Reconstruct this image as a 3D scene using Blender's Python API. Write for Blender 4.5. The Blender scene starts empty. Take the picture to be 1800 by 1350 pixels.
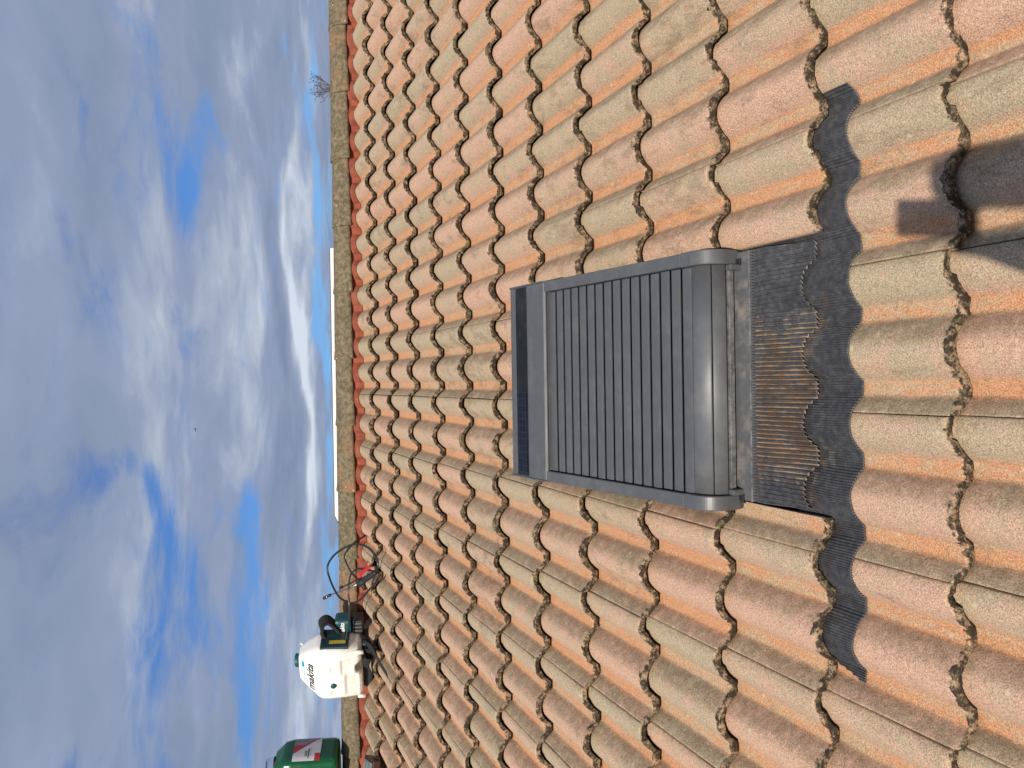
import bpy, bmesh, math, random
from mathutils import Vector, Matrix, noise as mnoise

R = math.radians
random.seed(7)
scene = bpy.context.scene
col = scene.collection

# ---------------------------------------------------------------- frames
PITCH = 20.0
GAUGE = 0.32304            # exposed length of a tile course
SP = 0.15                  # roll spacing
ROOF = Matrix.Translation((0, 0, 5.0)) @ Matrix.Rotation(R(PITCH), 4, 'X')   # roof frame: X along ridge, Y up the slope, Z normal
ROOF_INV = ROOF.inverted()
def W(x, y, h): return ROOF @ Vector((x, y, h))

# ---------------------------------------------------------------- camera (phone held upright, picture stored sideways)
CAM_R = Vector((-0.56589, -1.01444, 1.40869))
RX = Vector((0.9998344725817572, -4.3072399363566424e-05, -0.018194108440038992))
RY = Vector((-0.016337581139083283, -0.4422064870596955, -0.8967644653111804))
RZ = Vector((-0.008006926981267858, 0.896913273927358, -0.4421339934603818))
cam_d = bpy.data.cameras.new('camera')
cam = bpy.data.objects.new('camera', cam_d); col.objects.link(cam)
cm = Matrix((RY, RX, -RZ)).transposed().to_4x4(); cm.translation = CAM_R
cam.matrix_world = ROOF @ cm
cam_d.sensor_width = 36.0; cam_d.sensor_fit = 'HORIZONTAL'
cam_d.lens = 1500 / 1800 * 36.0
cam_d.clip_start = 0.01; cam_d.clip_end = 8000
scene.camera = cam

# ---------------------------------------------------------------- sun
SUN_D = (ROOF.to_3x3() @ Vector((0.304, 1.144, -1.409))).normalized()        # direction the light travels
sun_d = bpy.data.lights.new('sun', 'SUN')
sun_d.energy = 4.9; sun_d.angle = R(0.55); sun_d.color = (1.0, 0.91, 0.79)
sun = bpy.data.objects.new('sun', sun_d); col.objects.link(sun)
sun.rotation_euler = SUN_D.to_track_quat('-Z', 'Y').to_euler()
sun.location = (-3, -12, 16)
SUN_EL = math.asin(-SUN_D.z); SUN_ROT = math.atan2(-SUN_D.x, -SUN_D.y)

# ---------------------------------------------------------------- node helper
class NB:
    def __init__(s, nt):
        s.nt = nt; nt.nodes.clear()
    def n(s, t, **kw):
        nd = s.nt.nodes.new(t)
        for k, v in kw.items(): setattr(nd, k, v)
        return nd
    def lk(s, a, b):
        if isinstance(a, (int, float)): b.default_value = a
        elif isinstance(a, (tuple, list)):
            b.default_value = tuple(a) + ((1.0,) if len(a) == 3 and b.type == 'RGBA' else ())
        else: s.nt.links.new(a, b)
    def m(s, op, a, b=None, c=None, clamp=False):
        nd = s.n('ShaderNodeMath', operation=op, use_clamp=clamp)
        s.lk(a, nd.inputs[0])
        if b is not None: s.lk(b, nd.inputs[1])
        if c is not None: s.lk(c, nd.inputs[2])
        return nd.outputs[0]
    def mix(s, f, a, b, mode='MIX'):
        nd = s.n('ShaderNodeMix', data_type='RGBA', blend_type=mode)
        s.lk(f, nd.inputs[0]); s.lk(a, nd.inputs[6]); s.lk(b, nd.inputs[7])
        return nd.outputs[2]
    def ss(s, v, lo, hi, a=0.0, b=1.0):
        nd = s.n('ShaderNodeMapRange', interpolation_type='SMOOTHSTEP')
        s.lk(v, nd.inputs[0]); s.lk(lo, nd.inputs[1]); s.lk(hi, nd.inputs[2]); s.lk(a, nd.inputs[3]); s.lk(b, nd.inputs[4])
        return nd.outputs[0]
    def noise(s, v, sc, det=3.0, ro=0.55, w=None, dist=0.0):
        nd = s.n('ShaderNodeTexNoise', noise_dimensions='4D' if w is not None else '3D')
        s.lk(v, nd.inputs['Vector']); nd.inputs['Scale'].default_value = sc
        nd.inputs['Detail'].default_value = det; nd.inputs['Roughness'].default_value = ro
        nd.inputs['Distortion'].default_value = dist
        if w is not None: s.lk(w, nd.inputs['W'])
        return nd.outputs['Fac']
    def vmul(s, v, k):
        nd = s.n('ShaderNodeVectorMath', operation='MULTIPLY'); s.lk(v, nd.inputs[0]); s.lk(k, nd.inputs[1])
        return nd.outputs[0]
    def sep(s, v):
        nd = s.n('ShaderNodeSeparateXYZ'); s.lk(v, nd.inputs[0]); return nd.outputs
    def attr(s, name):
        nd = s.n('ShaderNodeAttribute', attribute_name=name); return nd.outputs['Fac']
    def bump(s, h, st, dist=0.002, normal=None):
        nd = s.n('ShaderNodeBump'); s.lk(h, nd.inputs['Height']); s.lk(st, nd.inputs['Strength']); nd.inputs['Distance'].default_value = dist
        if normal is not None: s.lk(normal, nd.inputs['Normal'])
        return nd.outputs[0]
    def out(s, colr, rough=0.8, normal=None, metal=0.0, spec=0.5, **kw):
        b = s.n('ShaderNodeBsdfPrincipled'); o = s.n('ShaderNodeOutputMaterial')
        s.lk(colr, b.inputs['Base Color']); s.lk(rough, b.inputs['Roughness']); s.lk(metal, b.inputs['Metallic'])
        s.lk(spec, b.inputs['Specular IOR Level'])
        if normal is not None: s.lk(normal, b.inputs['Normal'])
        for k, v in kw.items(): s.lk(v, b.inputs[k])
        s.lk(b.outputs[0], o.inputs[0]); return b

def material(name):
    mt = bpy.data.materials.new(name); mt.use_nodes = True
    return mt, NB(mt.node_tree)

# ---------------------------------------------------------------- world: clear sky under a broken layer of stratocumulus
world = bpy.data.worlds.new('World'); scene.world = world; world.use_nodes = True
nb = NB(world.node_tree)
sky = nb.n('ShaderNodeTexSky', sky_type='NISHITA', sun_disc=False, sun_elevation=SUN_EL, sun_rotation=SUN_ROT)
sky.air_density = 1.0; sky.dust_density = 0.6; sky.ozone_density = 2.0
tc = nb.n('ShaderNodeTexCoord')
dx, dy, dz = nb.sep(tc.outputs['Generated'])
zz = nb.m('ADD', nb.m('MAXIMUM', dz, 0.0), 0.05)
cx = nb.m('DIVIDE', dx, zz); cy = nb.m('DIVIDE', dy, zz)
cv = nb.n('ShaderNodeCombineXYZ'); nb.lk(cx, cv.inputs[0]); nb.lk(cy, cv.inputs[1]); cv = cv.outputs[0]
az = nb.m('ARCTAN2', dx, dy); el = nb.m('ARCSINE', dz)
wn = nb.n('ShaderNodeTexNoise'); nb.lk(cv, wn.inputs['Vector']); wn.inputs['Scale'].default_value = 1.1; wn.inputs['Detail'].default_value = 1.5; wn.inputs['Roughness'].default_value = 0.5
wr, wg, wb = nb.sep(wn.outputs['Color'])
az = nb.m('ADD', az, nb.m('MULTIPLY', nb.m('SUBTRACT', wr, 0.5), R(13.0)))
el = nb.m('ADD', el, nb.m('MULTIPLY', nb.m('SUBTRACT', wg, 0.5), R(3.6)))
def blobs(lst):
    tot = None
    for (a0, e0, sa, se, amp, tilt) in lst:
        da = nb.m('SUBTRACT', az, R(a0)); de = nb.m('SUBTRACT', nb.m('SUBTRACT', el, R(e0)), nb.m('MULTIPLY', da, tilt))
        q = nb.m('ADD', nb.m('POWER', nb.m('ABSOLUTE', nb.m('DIVIDE', da, R(sa))), 2.0), nb.m('POWER', nb.m('ABSOLUTE', nb.m('DIVIDE', de, R(se))), 2.0))
        g = nb.m('MULTIPLY', nb.m('EXPONENT', nb.m('MULTIPLY', q, -1.0)), amp)
        tot = g if tot is None else nb.m('ADD', tot, g)
    return tot
warp = nb.n('ShaderNodeTexNoise'); nb.lk(cv, warp.inputs['Vector']); warp.inputs['Scale'].default_value = 0.9; warp.inputs['Detail'].default_value = 3
wv = nb.n('ShaderNodeVectorMath', operation='MULTIPLY_ADD'); nb.lk(warp.outputs['Color'], wv.inputs[0]); wv.inputs[1].default_value = (0.9, 0.9, 0.9); nb.lk(cv, wv.inputs[2]); wv = wv.outputs[0]
c1 = nb.noise(wv, 0.8, 4.0, 0.52)
c2 = nb.noise(nb.vmul(wv, (1.0, 1.0, 1.0)), 3.1, 6.0, 0.62)
# openings in the cloud layer
gap = blobs([(15.6, 13.0, 3.4, 1.0, 0.85, 0.0), (11.0, 13.7, 2.4, 0.9, 0.95, 0.0), (16.0, 14.5, 5.0, 1.2, 0.35, 0.1), (13.5, 18.8, 3.5, 1.3, 0.5, 0.2), (22.5, 16.3, 3.0, 1.6, 0.75, 0.0), (18.0, 17.0, 3.0, 1.2, 0.35, 0.0),
             (19.0, 6.6, 6.0, 0.5, 1.0, 0.03), (6.0, 6.1, 7.0, 0.45, 0.9, 0.05), (-5.0, 5.3, 14.0, 0.7, 1.15, 0.0), (-6.0, 18.9, 1.6, 0.9, 0.8, 0.3), (-8.5, 17.3, 2.6, 0.7, 0.95, 0.35),
             (-13.6, 15.2, 4.0, 2.2, 0.75, 0.15), (-10.0, 10.9, 2.6, 0.6, 0.9, 0.0), (-18.5, 10.9, 7.0, 1.1, 1.15, 0.0), (-21.5, 20.5, 3.0, 1.0, 0.95, 0.0), (-16.5, 16.8, 4.5, 1.4, 0.6, 0.0), (-4.0, 13.2, 2.0, 0.7, 0.25, 0.0),
             (-23.0, 15.5, 3.5, 1.2, 0.5, 0.0), (0.0, 16.0, 3.0, 0.8, 0.3, 0.2), (4.0, 19.5, 3.5, 1.0, 0.25, 0.1)])
gv = nb.m('ADD', nb.m('MULTIPLY', nb.m('SUBTRACT', c1, 0.5), 1.1), nb.m('MULTIPLY', nb.m('SUBTRACT', c2, 0.5), 2.3))
mask = nb.ss(nb.m('SUBTRACT', nb.m('MULTIPLY', gap, 0.80), gv), 0.08, 1.02, 1.0, 0.0)
# light and dark parts of the layer
b1 = nb.noise(nb.vmul(wv, (0.8, 1.5, 1.0)), 0.75, 3.0, 0.5, w=3.7)
b2 = nb.noise(wv, 2.1, 6.0, 0.58, w=8.1)
bri = nb.m('ADD', nb.m('MULTIPLY', b1, 0.58), nb.m('MULTIPLY', b2, 0.62))
bri = nb.m('ADD', nb.m('SUBTRACT', bri, 0.10), blobs([(4.0, 11.2, 12.0, 1.0, 0.10, 0.02), (5.0, 8.9, 13.0, 0.75, -0.17, 0.03), (5.5, 7.4, 8.0, 0.5, 0.30, 0.03), (-3.0, 7.2, 6.0, 0.4, 0.10, 0.0),
                              (-10.0, 8.2, 4.0, 1.2, -0.12, 0.1), (8.0, 16.0, 6.0, 1.6, 0.07, 0.0), (8.0, 22.5, 6.0, 2.0, 0.05, 0.0), (12.0, 20.0, 6.0, 1.4, -0.09, 0.0),
                              (-5.0, 14.0, 5.0, 2.0, 0.05, 0.0), (-17.0, 8.0, 8.0, 1.2, 0.12, 0.0), (-12.0, 21.0, 8.0, 2.0, -0.04, 0.0), (0.0, 6.9, 30.0, 0.8, 0.10, 0.0)]))
rp = nb.n('ShaderNodeValToRGB'); nb.lk(bri, rp.inputs[0])
e = rp.color_ramp.elements
e[0].position = 0.25; e[0].color = (0.175, 0.225, 0.345, 1)
e[1].position = 0.80; e[1].color = (0.60, 0.66, 0.76, 1)
k = e.new(0.43); k.color = (0.225, 0.28, 0.405, 1)
k = e.new(0.54); k.color = (0.258, 0.315, 0.452, 1)
k = e.new(0.65); k.color = (0.375, 0.43, 0.535, 1)
bg1 = nb.n('ShaderNodeBackground'); nb.lk(nb.mix(1.0, sky.outputs[0], (0.62, 0.97, 1.52), 'MULTIPLY'), bg1.inputs[0]); bg1.inputs[1].default_value = 0.060
bg2 = nb.n('ShaderNodeBackground'); nb.lk(rp.outputs[0], bg2.inputs[0]); bg2.inputs[1].default_value = 1.0
mx = nb.n('ShaderNodeMixShader'); nb.lk(mask, mx.inputs[0]); nb.lk(bg1.outputs[0], mx.inputs[1]); nb.lk(bg2.outputs[0], mx.inputs[2])
wo = nb.n('ShaderNodeOutputWorld'); nb.lk(mx.outputs[0], wo.inputs[0])

vs = scene.view_settings
vs.view_transform = 'Standard'; vs.look = 'None'; vs.exposure = 0.16; vs.gamma = 1.0; vs.use_curve_mapping = False

# ---------------------------------------------------------------- object helpers
def empty(name, mw, label=None, cat=None, group=None):
    o = bpy.data.objects.new(name, None); col.objects.link(o); o.matrix_world = mw; o.empty_display_size = 0.1
    tag(o, label, cat, group); return o
def tag(o, label=None, cat=None, group=None, kind=None):
    if label: o['label'] = label
    if cat: o['category'] = cat
    if group: o['group'] = group
    if kind: o['kind'] = kind
    return o
def mesh(name, V, F, mat=None, smooth=False):
    me = bpy.data.meshes.new(name); me.from_pydata([tuple(v) for v in V], [], F); me.update()
    if mat: me.materials.append(mat)
    if smooth: me.polygons.foreach_set('use_smooth', [True] * len(me.polygons))
    return me
def link(name, me, parent=None, mat4=None):
    o = bpy.data.objects.new(name, me); col.objects.link(o)
    if parent: o.parent = parent
    if mat4 is not None: o.matrix_basis = mat4
    return o
def bevel(o, w, seg=2):
    m_ = o.modifiers.new('bevel', 'BEVEL'); m_.width = w; m_.segments = seg; m_.limit_method = 'ANGLE'; m_.angle_limit = R(35); m_.harden_normals = False
    return o
def fix_normals(me):
    bm = bmesh.new(); bm.from_mesh(me); bmesh.ops.recalc_face_normals(bm, faces=bm.faces); bm.to_mesh(me); bm.free(); return me
def box_data(x0, x1, y0, y1, z0, z1):
    V = [(x, y, z) for x in (x0, x1) for y in (y0, y1) for z in (z0, z1)]
    F = [(0, 1, 3, 2), (4, 6, 7, 5), (0, 4, 5, 1), (2, 3, 7, 6), (0, 2, 6, 4), (1, 5, 7, 3)]
    return V, F
def box(name, b, mat, parent, bev=0.0, mat4=None):
    V, F = box_data(*b); o = link(name, mesh(name, V, F, mat), parent, mat4)
    if bev: bevel(o, bev)
    return o
def prism(name, poly, x0, x1, mat, parent, bev=0.0, mat4=None, axis='X', smooth=False):
    n = len(poly)
    if axis == 'X': V = [(x0, a, b) for a, b in poly] + [(x1, a, b) for a, b in poly]
    elif axis == 'Y': V = [(a, x0, b) for a, b in poly] + [(a, x1, b) for a, b in poly]
    else: V = [(a, b, x0) for a, b in poly] + [(a, b, x1) for a, b in poly]
    F = [tuple(range(n)), tuple(range(2 * n - 1, n - 1, -1))] + [(i, i + n, (i + 1) % n + n, (i + 1) % n) for i in range(n)]
    me = fix_normals(mesh(name, V, F, mat))
    o = link(name, me, parent, mat4)
    if smooth:
        me.polygons.foreach_set('use_smooth', [len(p.vertices) == 4 for p in me.polygons])
    if bev: bevel(o, bev)
    return o
def catmull(P, n=8, closed=False):
    P = [Vector(p) for p in P]; out = []; N = len(P)
    for i in range(N if closed else N - 1):
        a = P[(i - 1) % N] if closed or i > 0 else P[0]; b = P[i]; c = P[(i + 1) % N]; d = P[(i + 2) % N] if closed or i + 2 < N else P[-1]
        for t_ in range(n):
            t = t_ / n
            out.append(0.5 * ((2 * b) + (c - a) * t + (2 * a - 5 * b + 4 * c - d) * t * t + (3 * b - a - 3 * c + d) * t ** 3))
    if not closed: out.append(P[-1])
    return out
def tube_data(P, r, seg=10, caps=True):
    P = [Vector(p) for p in P]; V = []; F = []
    rr = r if callable(r) else (lambda t: r)
    up = Vector((0.31, 0.2, 0.93)).normalized()
    T0 = (P[1] - P[0]).normalized(); N = (up - T0 * up.dot(T0)).normalized()
    for i, p in enumerate(P):
        T = (P[min(i + 1, len(P) - 1)] - P[max(i - 1, 0)]).normalized()
        N = (N - T * N.dot(T)).normalized(); B = T.cross(N)
        ra = rr(i / (len(P) - 1))
        for k_ in range(seg):
            a = 2 * math.pi * k_ / seg; V.append(p + (N * math.cos(a) + B * math.sin(a)) * ra)
    for i in range(len(P) - 1):
        for k_ in range(seg):
            F.append((i * seg + k_, i * seg + (k_ + 1) % seg, (i + 1) * seg + (k_ + 1) % seg, (i + 1) * seg + k_))
    if caps: F.append(tuple(range(seg - 1, -1, -1))); F.append(tuple(range((len(P) - 1) * seg, len(P) * seg)))
    return V, F
def tube(name, P, r, mat, parent, seg=10, mat4=None):
    V, F = tube_data(P, r, seg); return link(name, mesh(name, V, F, mat, True), parent, mat4)
def lathe(name, prof, mat, parent, seg=24, mat4=None):
    V = []; F = []
    for (r, z) in prof:
        for k_ in range(seg):
            a = 2 * math.pi * k_ / seg; V.append((r * math.cos(a), r * math.sin(a), z))
    for i in range(len(prof) - 1):
        for k_ in range(seg): F.append((i * seg + k_, i * seg + (k_ + 1) % seg, (i + 1) * seg + (k_ + 1) % seg, (i + 1) * seg + k_))
    F.append(tuple(range(seg - 1, -1, -1))); F.append(tuple(range((len(prof) - 1) * seg, len(prof) * seg)))
    return link(name, mesh(name, V, F, mat, True), parent, mat4)
def sstep(x, a, b):
    t = min(1.0, max(0.0, (x - a) / (b - a))); return t * t * (3 - 2 * t)

# ---------------------------------------------------------------- materials
def mat_tile():
    mt, nb = material('weathered_roof_tile')
    co = nb.n('ShaderNodeTexCoord').outputs['Object']; rnd = nb.n('ShaderNodeObjectInfo').outputs['Random']
    w = nb.m('MULTIPLY', rnd, 91.0)
    y = nb.attr('front')
    cw = nb.n('ShaderNodeCombineXYZ'); nb.lk(w, cw.inputs[0]); nb.lk(nb.m('MULTIPLY', w, 0.71), cw.inputs[1]); nb.lk(nb.m('MULTIPLY', w, 1.37), cw.inputs[2])
    va = nb.n('ShaderNodeVectorMath', operation='ADD'); nb.lk(co, va.inputs[0]); nb.lk(cw.outputs[0], va.inputs[1]); cp = va.outputs[0]
    r2 = nb.m('FRACT', nb.m('MULTIPLY', rnd, 17.31)); r3 = nb.m('FRACT', nb.m('MULTIPLY', rnd, 53.77)); r4 = nb.m('FRACT', nb.m('MULTIPLY', rnd, 131.9))
    green = nb.attr('green'); pan = nb.attr('pan'); face = nb.attr('face')
    n1 = nb.noise(cp, 11.0, 4.0, 0.6); n2 = nb.noise(cp, 75.0, 4.0, 0.6); n3 = nb.noise(cp, 330.0, 2.0, 0.65)
    n3b = nb.noise(cp, 800.0, 0.0, 0.5)
    n4 = nb.noise(nb.vmul(cp, (60.0, 7.0, 60.0)), 1.0, 4.0, 0.6); n5 = nb.noise(cp, 28.7, 4.0, 0.65)
    g = nb.m('ADD', nb.m('MULTIPLY', green, 0.55), nb.m('MULTIPLY', nb.m('SUBTRACT', n1, 0.5), 2.2))
    g = nb.m('ADD', g, nb.m('MULTIPLY', nb.m('SUBTRACT', r2, 0.42), 1.15)); g = nb.m('ADD', g, nb.m('MULTIPLY', nb.m('SUBTRACT', n2, 0.5), 1.2))
    g = nb.ss(g, -0.25, 0.95)
    roll = nb.mix(g, (0.545, 0.352, 0.250), (0.425, 0.345, 0.232))
    pf = nb.m('ADD', nb.m('SUBTRACT', n4, 0.40), nb.m('ADD', nb.m('MULTIPLY', r3, 0.22), nb.m('MULTIPLY', nb.m('SUBTRACT', n2, 0.5), 0.5)))
    pancol = nb.mix(nb.ss(pf, 0.14, 0.40), (0.535, 0.280, 0.150), (0.470, 0.335, 0.215))
    pm = nb.ss(nb.m('ADD', pan, nb.m('MULTIPLY', nb.m('SUBTRACT', n2, 0.5), 0.40)), 0.42, 0.58)
    c = nb.mix(pm, roll, pancol)
    # clean clay-coloured rim where the course above used to drip, and pink blotches
    c = nb.mix(nb.m('MULTIPLY', nb.ss(n5, 0.58, 0.72), 0.45), c, (0.60, 0.36, 0.26))
    # brown soot and algae
    st = nb.m('ADD', nb.m('SUBTRACT', nb.noise(nb.vmul(cp, (22.0, 9.0, 22.0)), 1.0, 5.0, 0.7), 0.5), nb.m('MULTIPLY', nb.m('SUBTRACT', r4, 0.5), 0.16))
    c = nb.mix(nb.m('MULTIPLY', nb.ss(st, 0.04, 0.22), 0.52), c, (0.215, 0.155, 0.095))
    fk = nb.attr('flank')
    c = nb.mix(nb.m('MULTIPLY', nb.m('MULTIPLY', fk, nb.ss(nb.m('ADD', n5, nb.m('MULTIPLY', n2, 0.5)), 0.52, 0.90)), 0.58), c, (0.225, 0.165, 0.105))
    # sand grain
    gr = nb.m('ADD', nb.m('MULTIPLY', n3, 0.7), nb.m('MULTIPLY', n3b, 0.3))
    c = nb.mix(1.0, c, nb.mix(nb.ss(gr, 0.33, 0.68), (0.52, 0.50, 0.475), (1.30, 1.30, 1.30)), 'MULTIPLY')
    vor = nb.n('ShaderNodeTexVoronoi', feature='F1'); nb.lk(co, vor.inputs['Vector']); vor.inputs['Scale'].default_value = 150.0
    dots = nb.m('MULTIPLY', nb.ss(vor.outputs['Distance'], 0.16, 0.28, 1.0, 0.0), nb.ss(n2, 0.5, 0.62))
    c = nb.mix(nb.m('MULTIPLY', dots, 0.6), c, (0.11, 0.085, 0.055))
    lv = nb.n('ShaderNodeTexVoronoi', feature='F1'); nb.lk(co, lv.inputs['Vector']); lv.inputs['Scale'].default_value = 38.0
    lich = nb.m('MULTIPLY', nb.ss(nb.m('ADD', lv.outputs['Distance'], nb.m('MULTIPLY', nb.m('SUBTRACT', n3, 0.5), 0.5)), 0.12, 0.24, 1.0, 0.0), nb.ss(n1, 0.55, 0.62))
    c = nb.mix(nb.m('MULTIPLY', lich, 0.45), c, (0.62, 0.58, 0.45))
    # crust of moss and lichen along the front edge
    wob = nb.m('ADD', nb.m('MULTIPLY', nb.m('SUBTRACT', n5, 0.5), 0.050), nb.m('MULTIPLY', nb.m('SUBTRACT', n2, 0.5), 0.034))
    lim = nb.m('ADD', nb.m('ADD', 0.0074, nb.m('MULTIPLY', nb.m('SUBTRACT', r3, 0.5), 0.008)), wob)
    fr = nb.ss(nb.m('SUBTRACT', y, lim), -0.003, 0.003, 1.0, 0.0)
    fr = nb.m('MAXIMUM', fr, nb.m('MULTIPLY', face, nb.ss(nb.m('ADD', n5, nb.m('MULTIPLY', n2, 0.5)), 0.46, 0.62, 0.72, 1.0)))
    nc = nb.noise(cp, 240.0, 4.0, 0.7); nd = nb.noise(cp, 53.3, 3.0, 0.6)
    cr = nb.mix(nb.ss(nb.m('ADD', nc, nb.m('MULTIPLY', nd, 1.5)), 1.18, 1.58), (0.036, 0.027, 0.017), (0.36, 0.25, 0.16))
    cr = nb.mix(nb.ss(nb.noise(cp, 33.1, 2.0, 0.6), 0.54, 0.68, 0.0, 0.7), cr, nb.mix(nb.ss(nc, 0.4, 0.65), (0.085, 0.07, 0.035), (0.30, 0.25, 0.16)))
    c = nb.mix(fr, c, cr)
    h = nb.m('ADD', nb.m('MULTIPLY', gr, 0.55), nb.m('MULTIPLY', nb.m('MULTIPLY', face, nc), 1.5))
    h = nb.m('ADD', h, nb.m('MULTIPLY', n2, 0.8))
    nor = nb.bump(h, 0.55, 0.0022)
    nb.out(c, 0.93, nor, spec=0.25)
    return mt
M_TILE = mat_tile()

def mat_ridge():
    mt, nb = material('lichened_ridge_tile')
    co = nb.n('ShaderNodeTexCoord').outputs['Object']; rnd = nb.n('ShaderNodeObjectInfo').outputs['Random']; w = nb.m('MULTIPLY', rnd, 71.0)
    n1 = nb.noise(co, 6.0, 5.0, 0.65, w); n2 = nb.noise(co, 45.0, 4.0, 0.65, w); n3 = nb.noise(co, 260.0, 3.0, 0.6, w); n4 = nb.noise(nb.vmul(co, (6.0, 30.0, 30.0)), 1.0, 4.0, 0.7, w)
    c = nb.mix(nb.ss(n2, 0.38, 0.64), (0.105, 0.086, 0.053), (0.205, 0.17, 0.112))
    r2 = nb.m('FRACT', nb.m('MULTIPLY', rnd, 13.7))
    c = nb.mix(nb.m('MULTIPLY', nb.ss(nb.m('ADD', n1, nb.m('MULTIPLY', r2, 0.22)), 0.60, 0.80), 0.7), c, (0.28, 0.145, 0.08))
    c = nb.mix(nb.ss(n4, 0.56, 0.72, 0.0, 0.7), c, (0.085, 0.07, 0.042))
    v = nb.n('ShaderNodeTexVoronoi'); nb.lk(co, v.inputs['Vector']); v.inputs['Scale'].default_value = 26.0
    sp = nb.m('MULTIPLY', nb.ss(nb.m('ADD', v.outputs['Distance'], nb.m('MULTIPLY', n3, 0.12)), 0.14, 0.22, 1.0, 0.0), nb.ss(n1, 0.50, 0.56))
    c = nb.mix(nb.m('MULTIPLY', sp, 0.75), c, (0.62, 0.52, 0.36))
    c = nb.mix(1.0, c, nb.mix(n3, (0.55, 0.55, 0.55), (1.35, 1.35, 1.35)), 'MULTIPLY')
    nb.out(c, 0.95, nb.bump(nb.m('ADD', n3, nb.m('MULTIPLY', n2, 1.5)), 0.8, 0.003), spec=0.2)
    return mt
M_RIDGE = mat_ridge()

def mat_simple(name, colr, rough=0.6, metal=0.0, nscale=40.0, var=0.15, bump=0.0, bscale=200.0, spec=0.5, dirt=None, dirt_amt=0.0, coat=0.0, **kw):
    mt, nb = material(name)
    co = nb.n('ShaderNodeTexCoord').outputs['Object']
    n = nb.noise(co, nscale, 4.0, 0.6); n2 = nb.noise(co, nscale * 0.22, 4.0, 0.65)
    k = nb.mix(nb.ss(n, 0.3, 0.7), (1 - var,) * 3, (1 + var,) * 3)
    c = nb.mix(1.0, tuple(colr), k, 'MULTIPLY')
    if dirt: c = nb.mix(nb.m('MULTIPLY', nb.ss(nb.m('ADD', nb.m('MULTIPLY', n2, 0.7), nb.m('MULTIPLY', n, 0.3)), 0.48, 0.68), dirt_amt), c, dirt)
    rr = nb.ss(n2, 0.3, 0.7, max(0.02, rough - 0.08), min(1.0, rough + 0.08))
    nor = nb.bump(nb.noise(co, bscale, 3.0, 0.6), bump, 0.001) if bump else None
    if coat: kw['Coat Weight'] = coat
    nb.out(c, rr, nor, metal, spec, **kw)
    return mt
M_DECK = mat_simple('black_underlay', (0.02, 0.02, 0.02), 0.95)
M_RED = mat_simple('red_ridge_roll', (0.215, 0.048, 0.024), 0.8, nscale=25, var=0.25, bump=0.3, bscale=300, dirt=(0.22, 0.09, 0.05), dirt_amt=0.5)
M_WALL = mat_simple('cream_render', (0.66, 0.60, 0.50), 0.9, nscale=3, var=0.06, bump=0.3, bscale=120)
M_WHITE_WALL = mat_simple('white_render', (0.80, 0.79, 0.77), 0.9, nscale=2, var=0.03, bump=0.2, bscale=90)
M_COPING = mat_simple('dark_coping', (0.16, 0.16, 0.165), 0.6)
M_GROUND = mat_simple('dry_grass_ground', (0.085, 0.10, 0.04), 0.95, nscale=0.6, var=0.35, dirt=(0.16, 0.12, 0.07), dirt_amt=0.7)
M_ALU = mat_simple('anthracite_aluminium', (0.076, 0.080, 0.086), 0.50, nscale=30, var=0.05, bump=0.06, bscale=700, spec=0.5, dirt=(0.16, 0.16, 0.155), dirt_amt=0.22)
M_ALU2 = mat_simple('anthracite_cap_plastic', (0.076, 0.081, 0.088), 0.45, nscale=30, var=0.06, bump=0.08, bscale=600, dirt=(0.14, 0.14, 0.135), dirt_amt=0.3)
M_ALU_BAR = mat_simple('satin_anthracite_bar', (0.085, 0.090, 0.097), 0.52, nscale=30, var=0.06, bump=0.05, bscale=600, spec=1.0, dirt=(0.15, 0.15, 0.145), dirt_amt=0.3)
M_ALU_BRIGHT = mat_simple('dusty_metal_trim', (0.16, 0.16, 0.16), 0.5, metal=0.4, nscale=60, var=0.35, dirt=(0.28, 0.26, 0.23), dirt_amt=0.7)
M_BLACK = mat_simple('black_rubber', (0.012, 0.012, 0.013), 0.55, nscale=50, var=0.2)
M_HOSE = mat_simple('black_hose', (0.014, 0.014, 0.015), 0.28, nscale=50, var=0.2)
M_WEB = mat_simple('black_webbing', (0.010, 0.010, 0.011), 0.9, nscale=300, var=0.3)
M_GLASS = mat_simple('dark_solar_glass', (0.013, 0.015, 0.018), 0.6, spec=0.08, nscale=20, var=0.1, dirt=(0.07, 0.07, 0.07), dirt_amt=0.25)
M_TEAL = mat_simple('teal_plastic', (0.006, 0.060, 0.075), 0.4, var=0.06)
M_TEAL_DARK = mat_simple('dark_teal_plastic', (0.005, 0.030, 0.042), 0.45, var=0.08)
M_YELLOW = mat_simple('yellow_sticker', (0.50, 0.40, 0.02), 0.5, nscale=400, var=0.3)
M_INK = mat_simple('black_print', (0.012, 0.012, 0.012), 0.5)
M_WHITE_INK = mat_simple('white_print', (0.78, 0.78, 0.78), 0.5)
M_STEEL = mat_simple('grey_steel', (0.30, 0.30, 0.31), 0.35, metal=0.85)
M_BRASS = mat_simple('brass', (0.42, 0.28, 0.10), 0.35, metal=0.9)
M_REDPL = mat_simple('red_plastic', (0.42, 0.015, 0.025), 0.4, var=0.05)
M_TWIG = mat_simple('dry_stem', (0.075, 0.05, 0.038), 0.9, nscale=200, var=0.3)
M_SEED = mat_simple('dry_seed_head', (0.09, 0.055, 0.048), 0.9, nscale=200, var=0.3)

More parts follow.
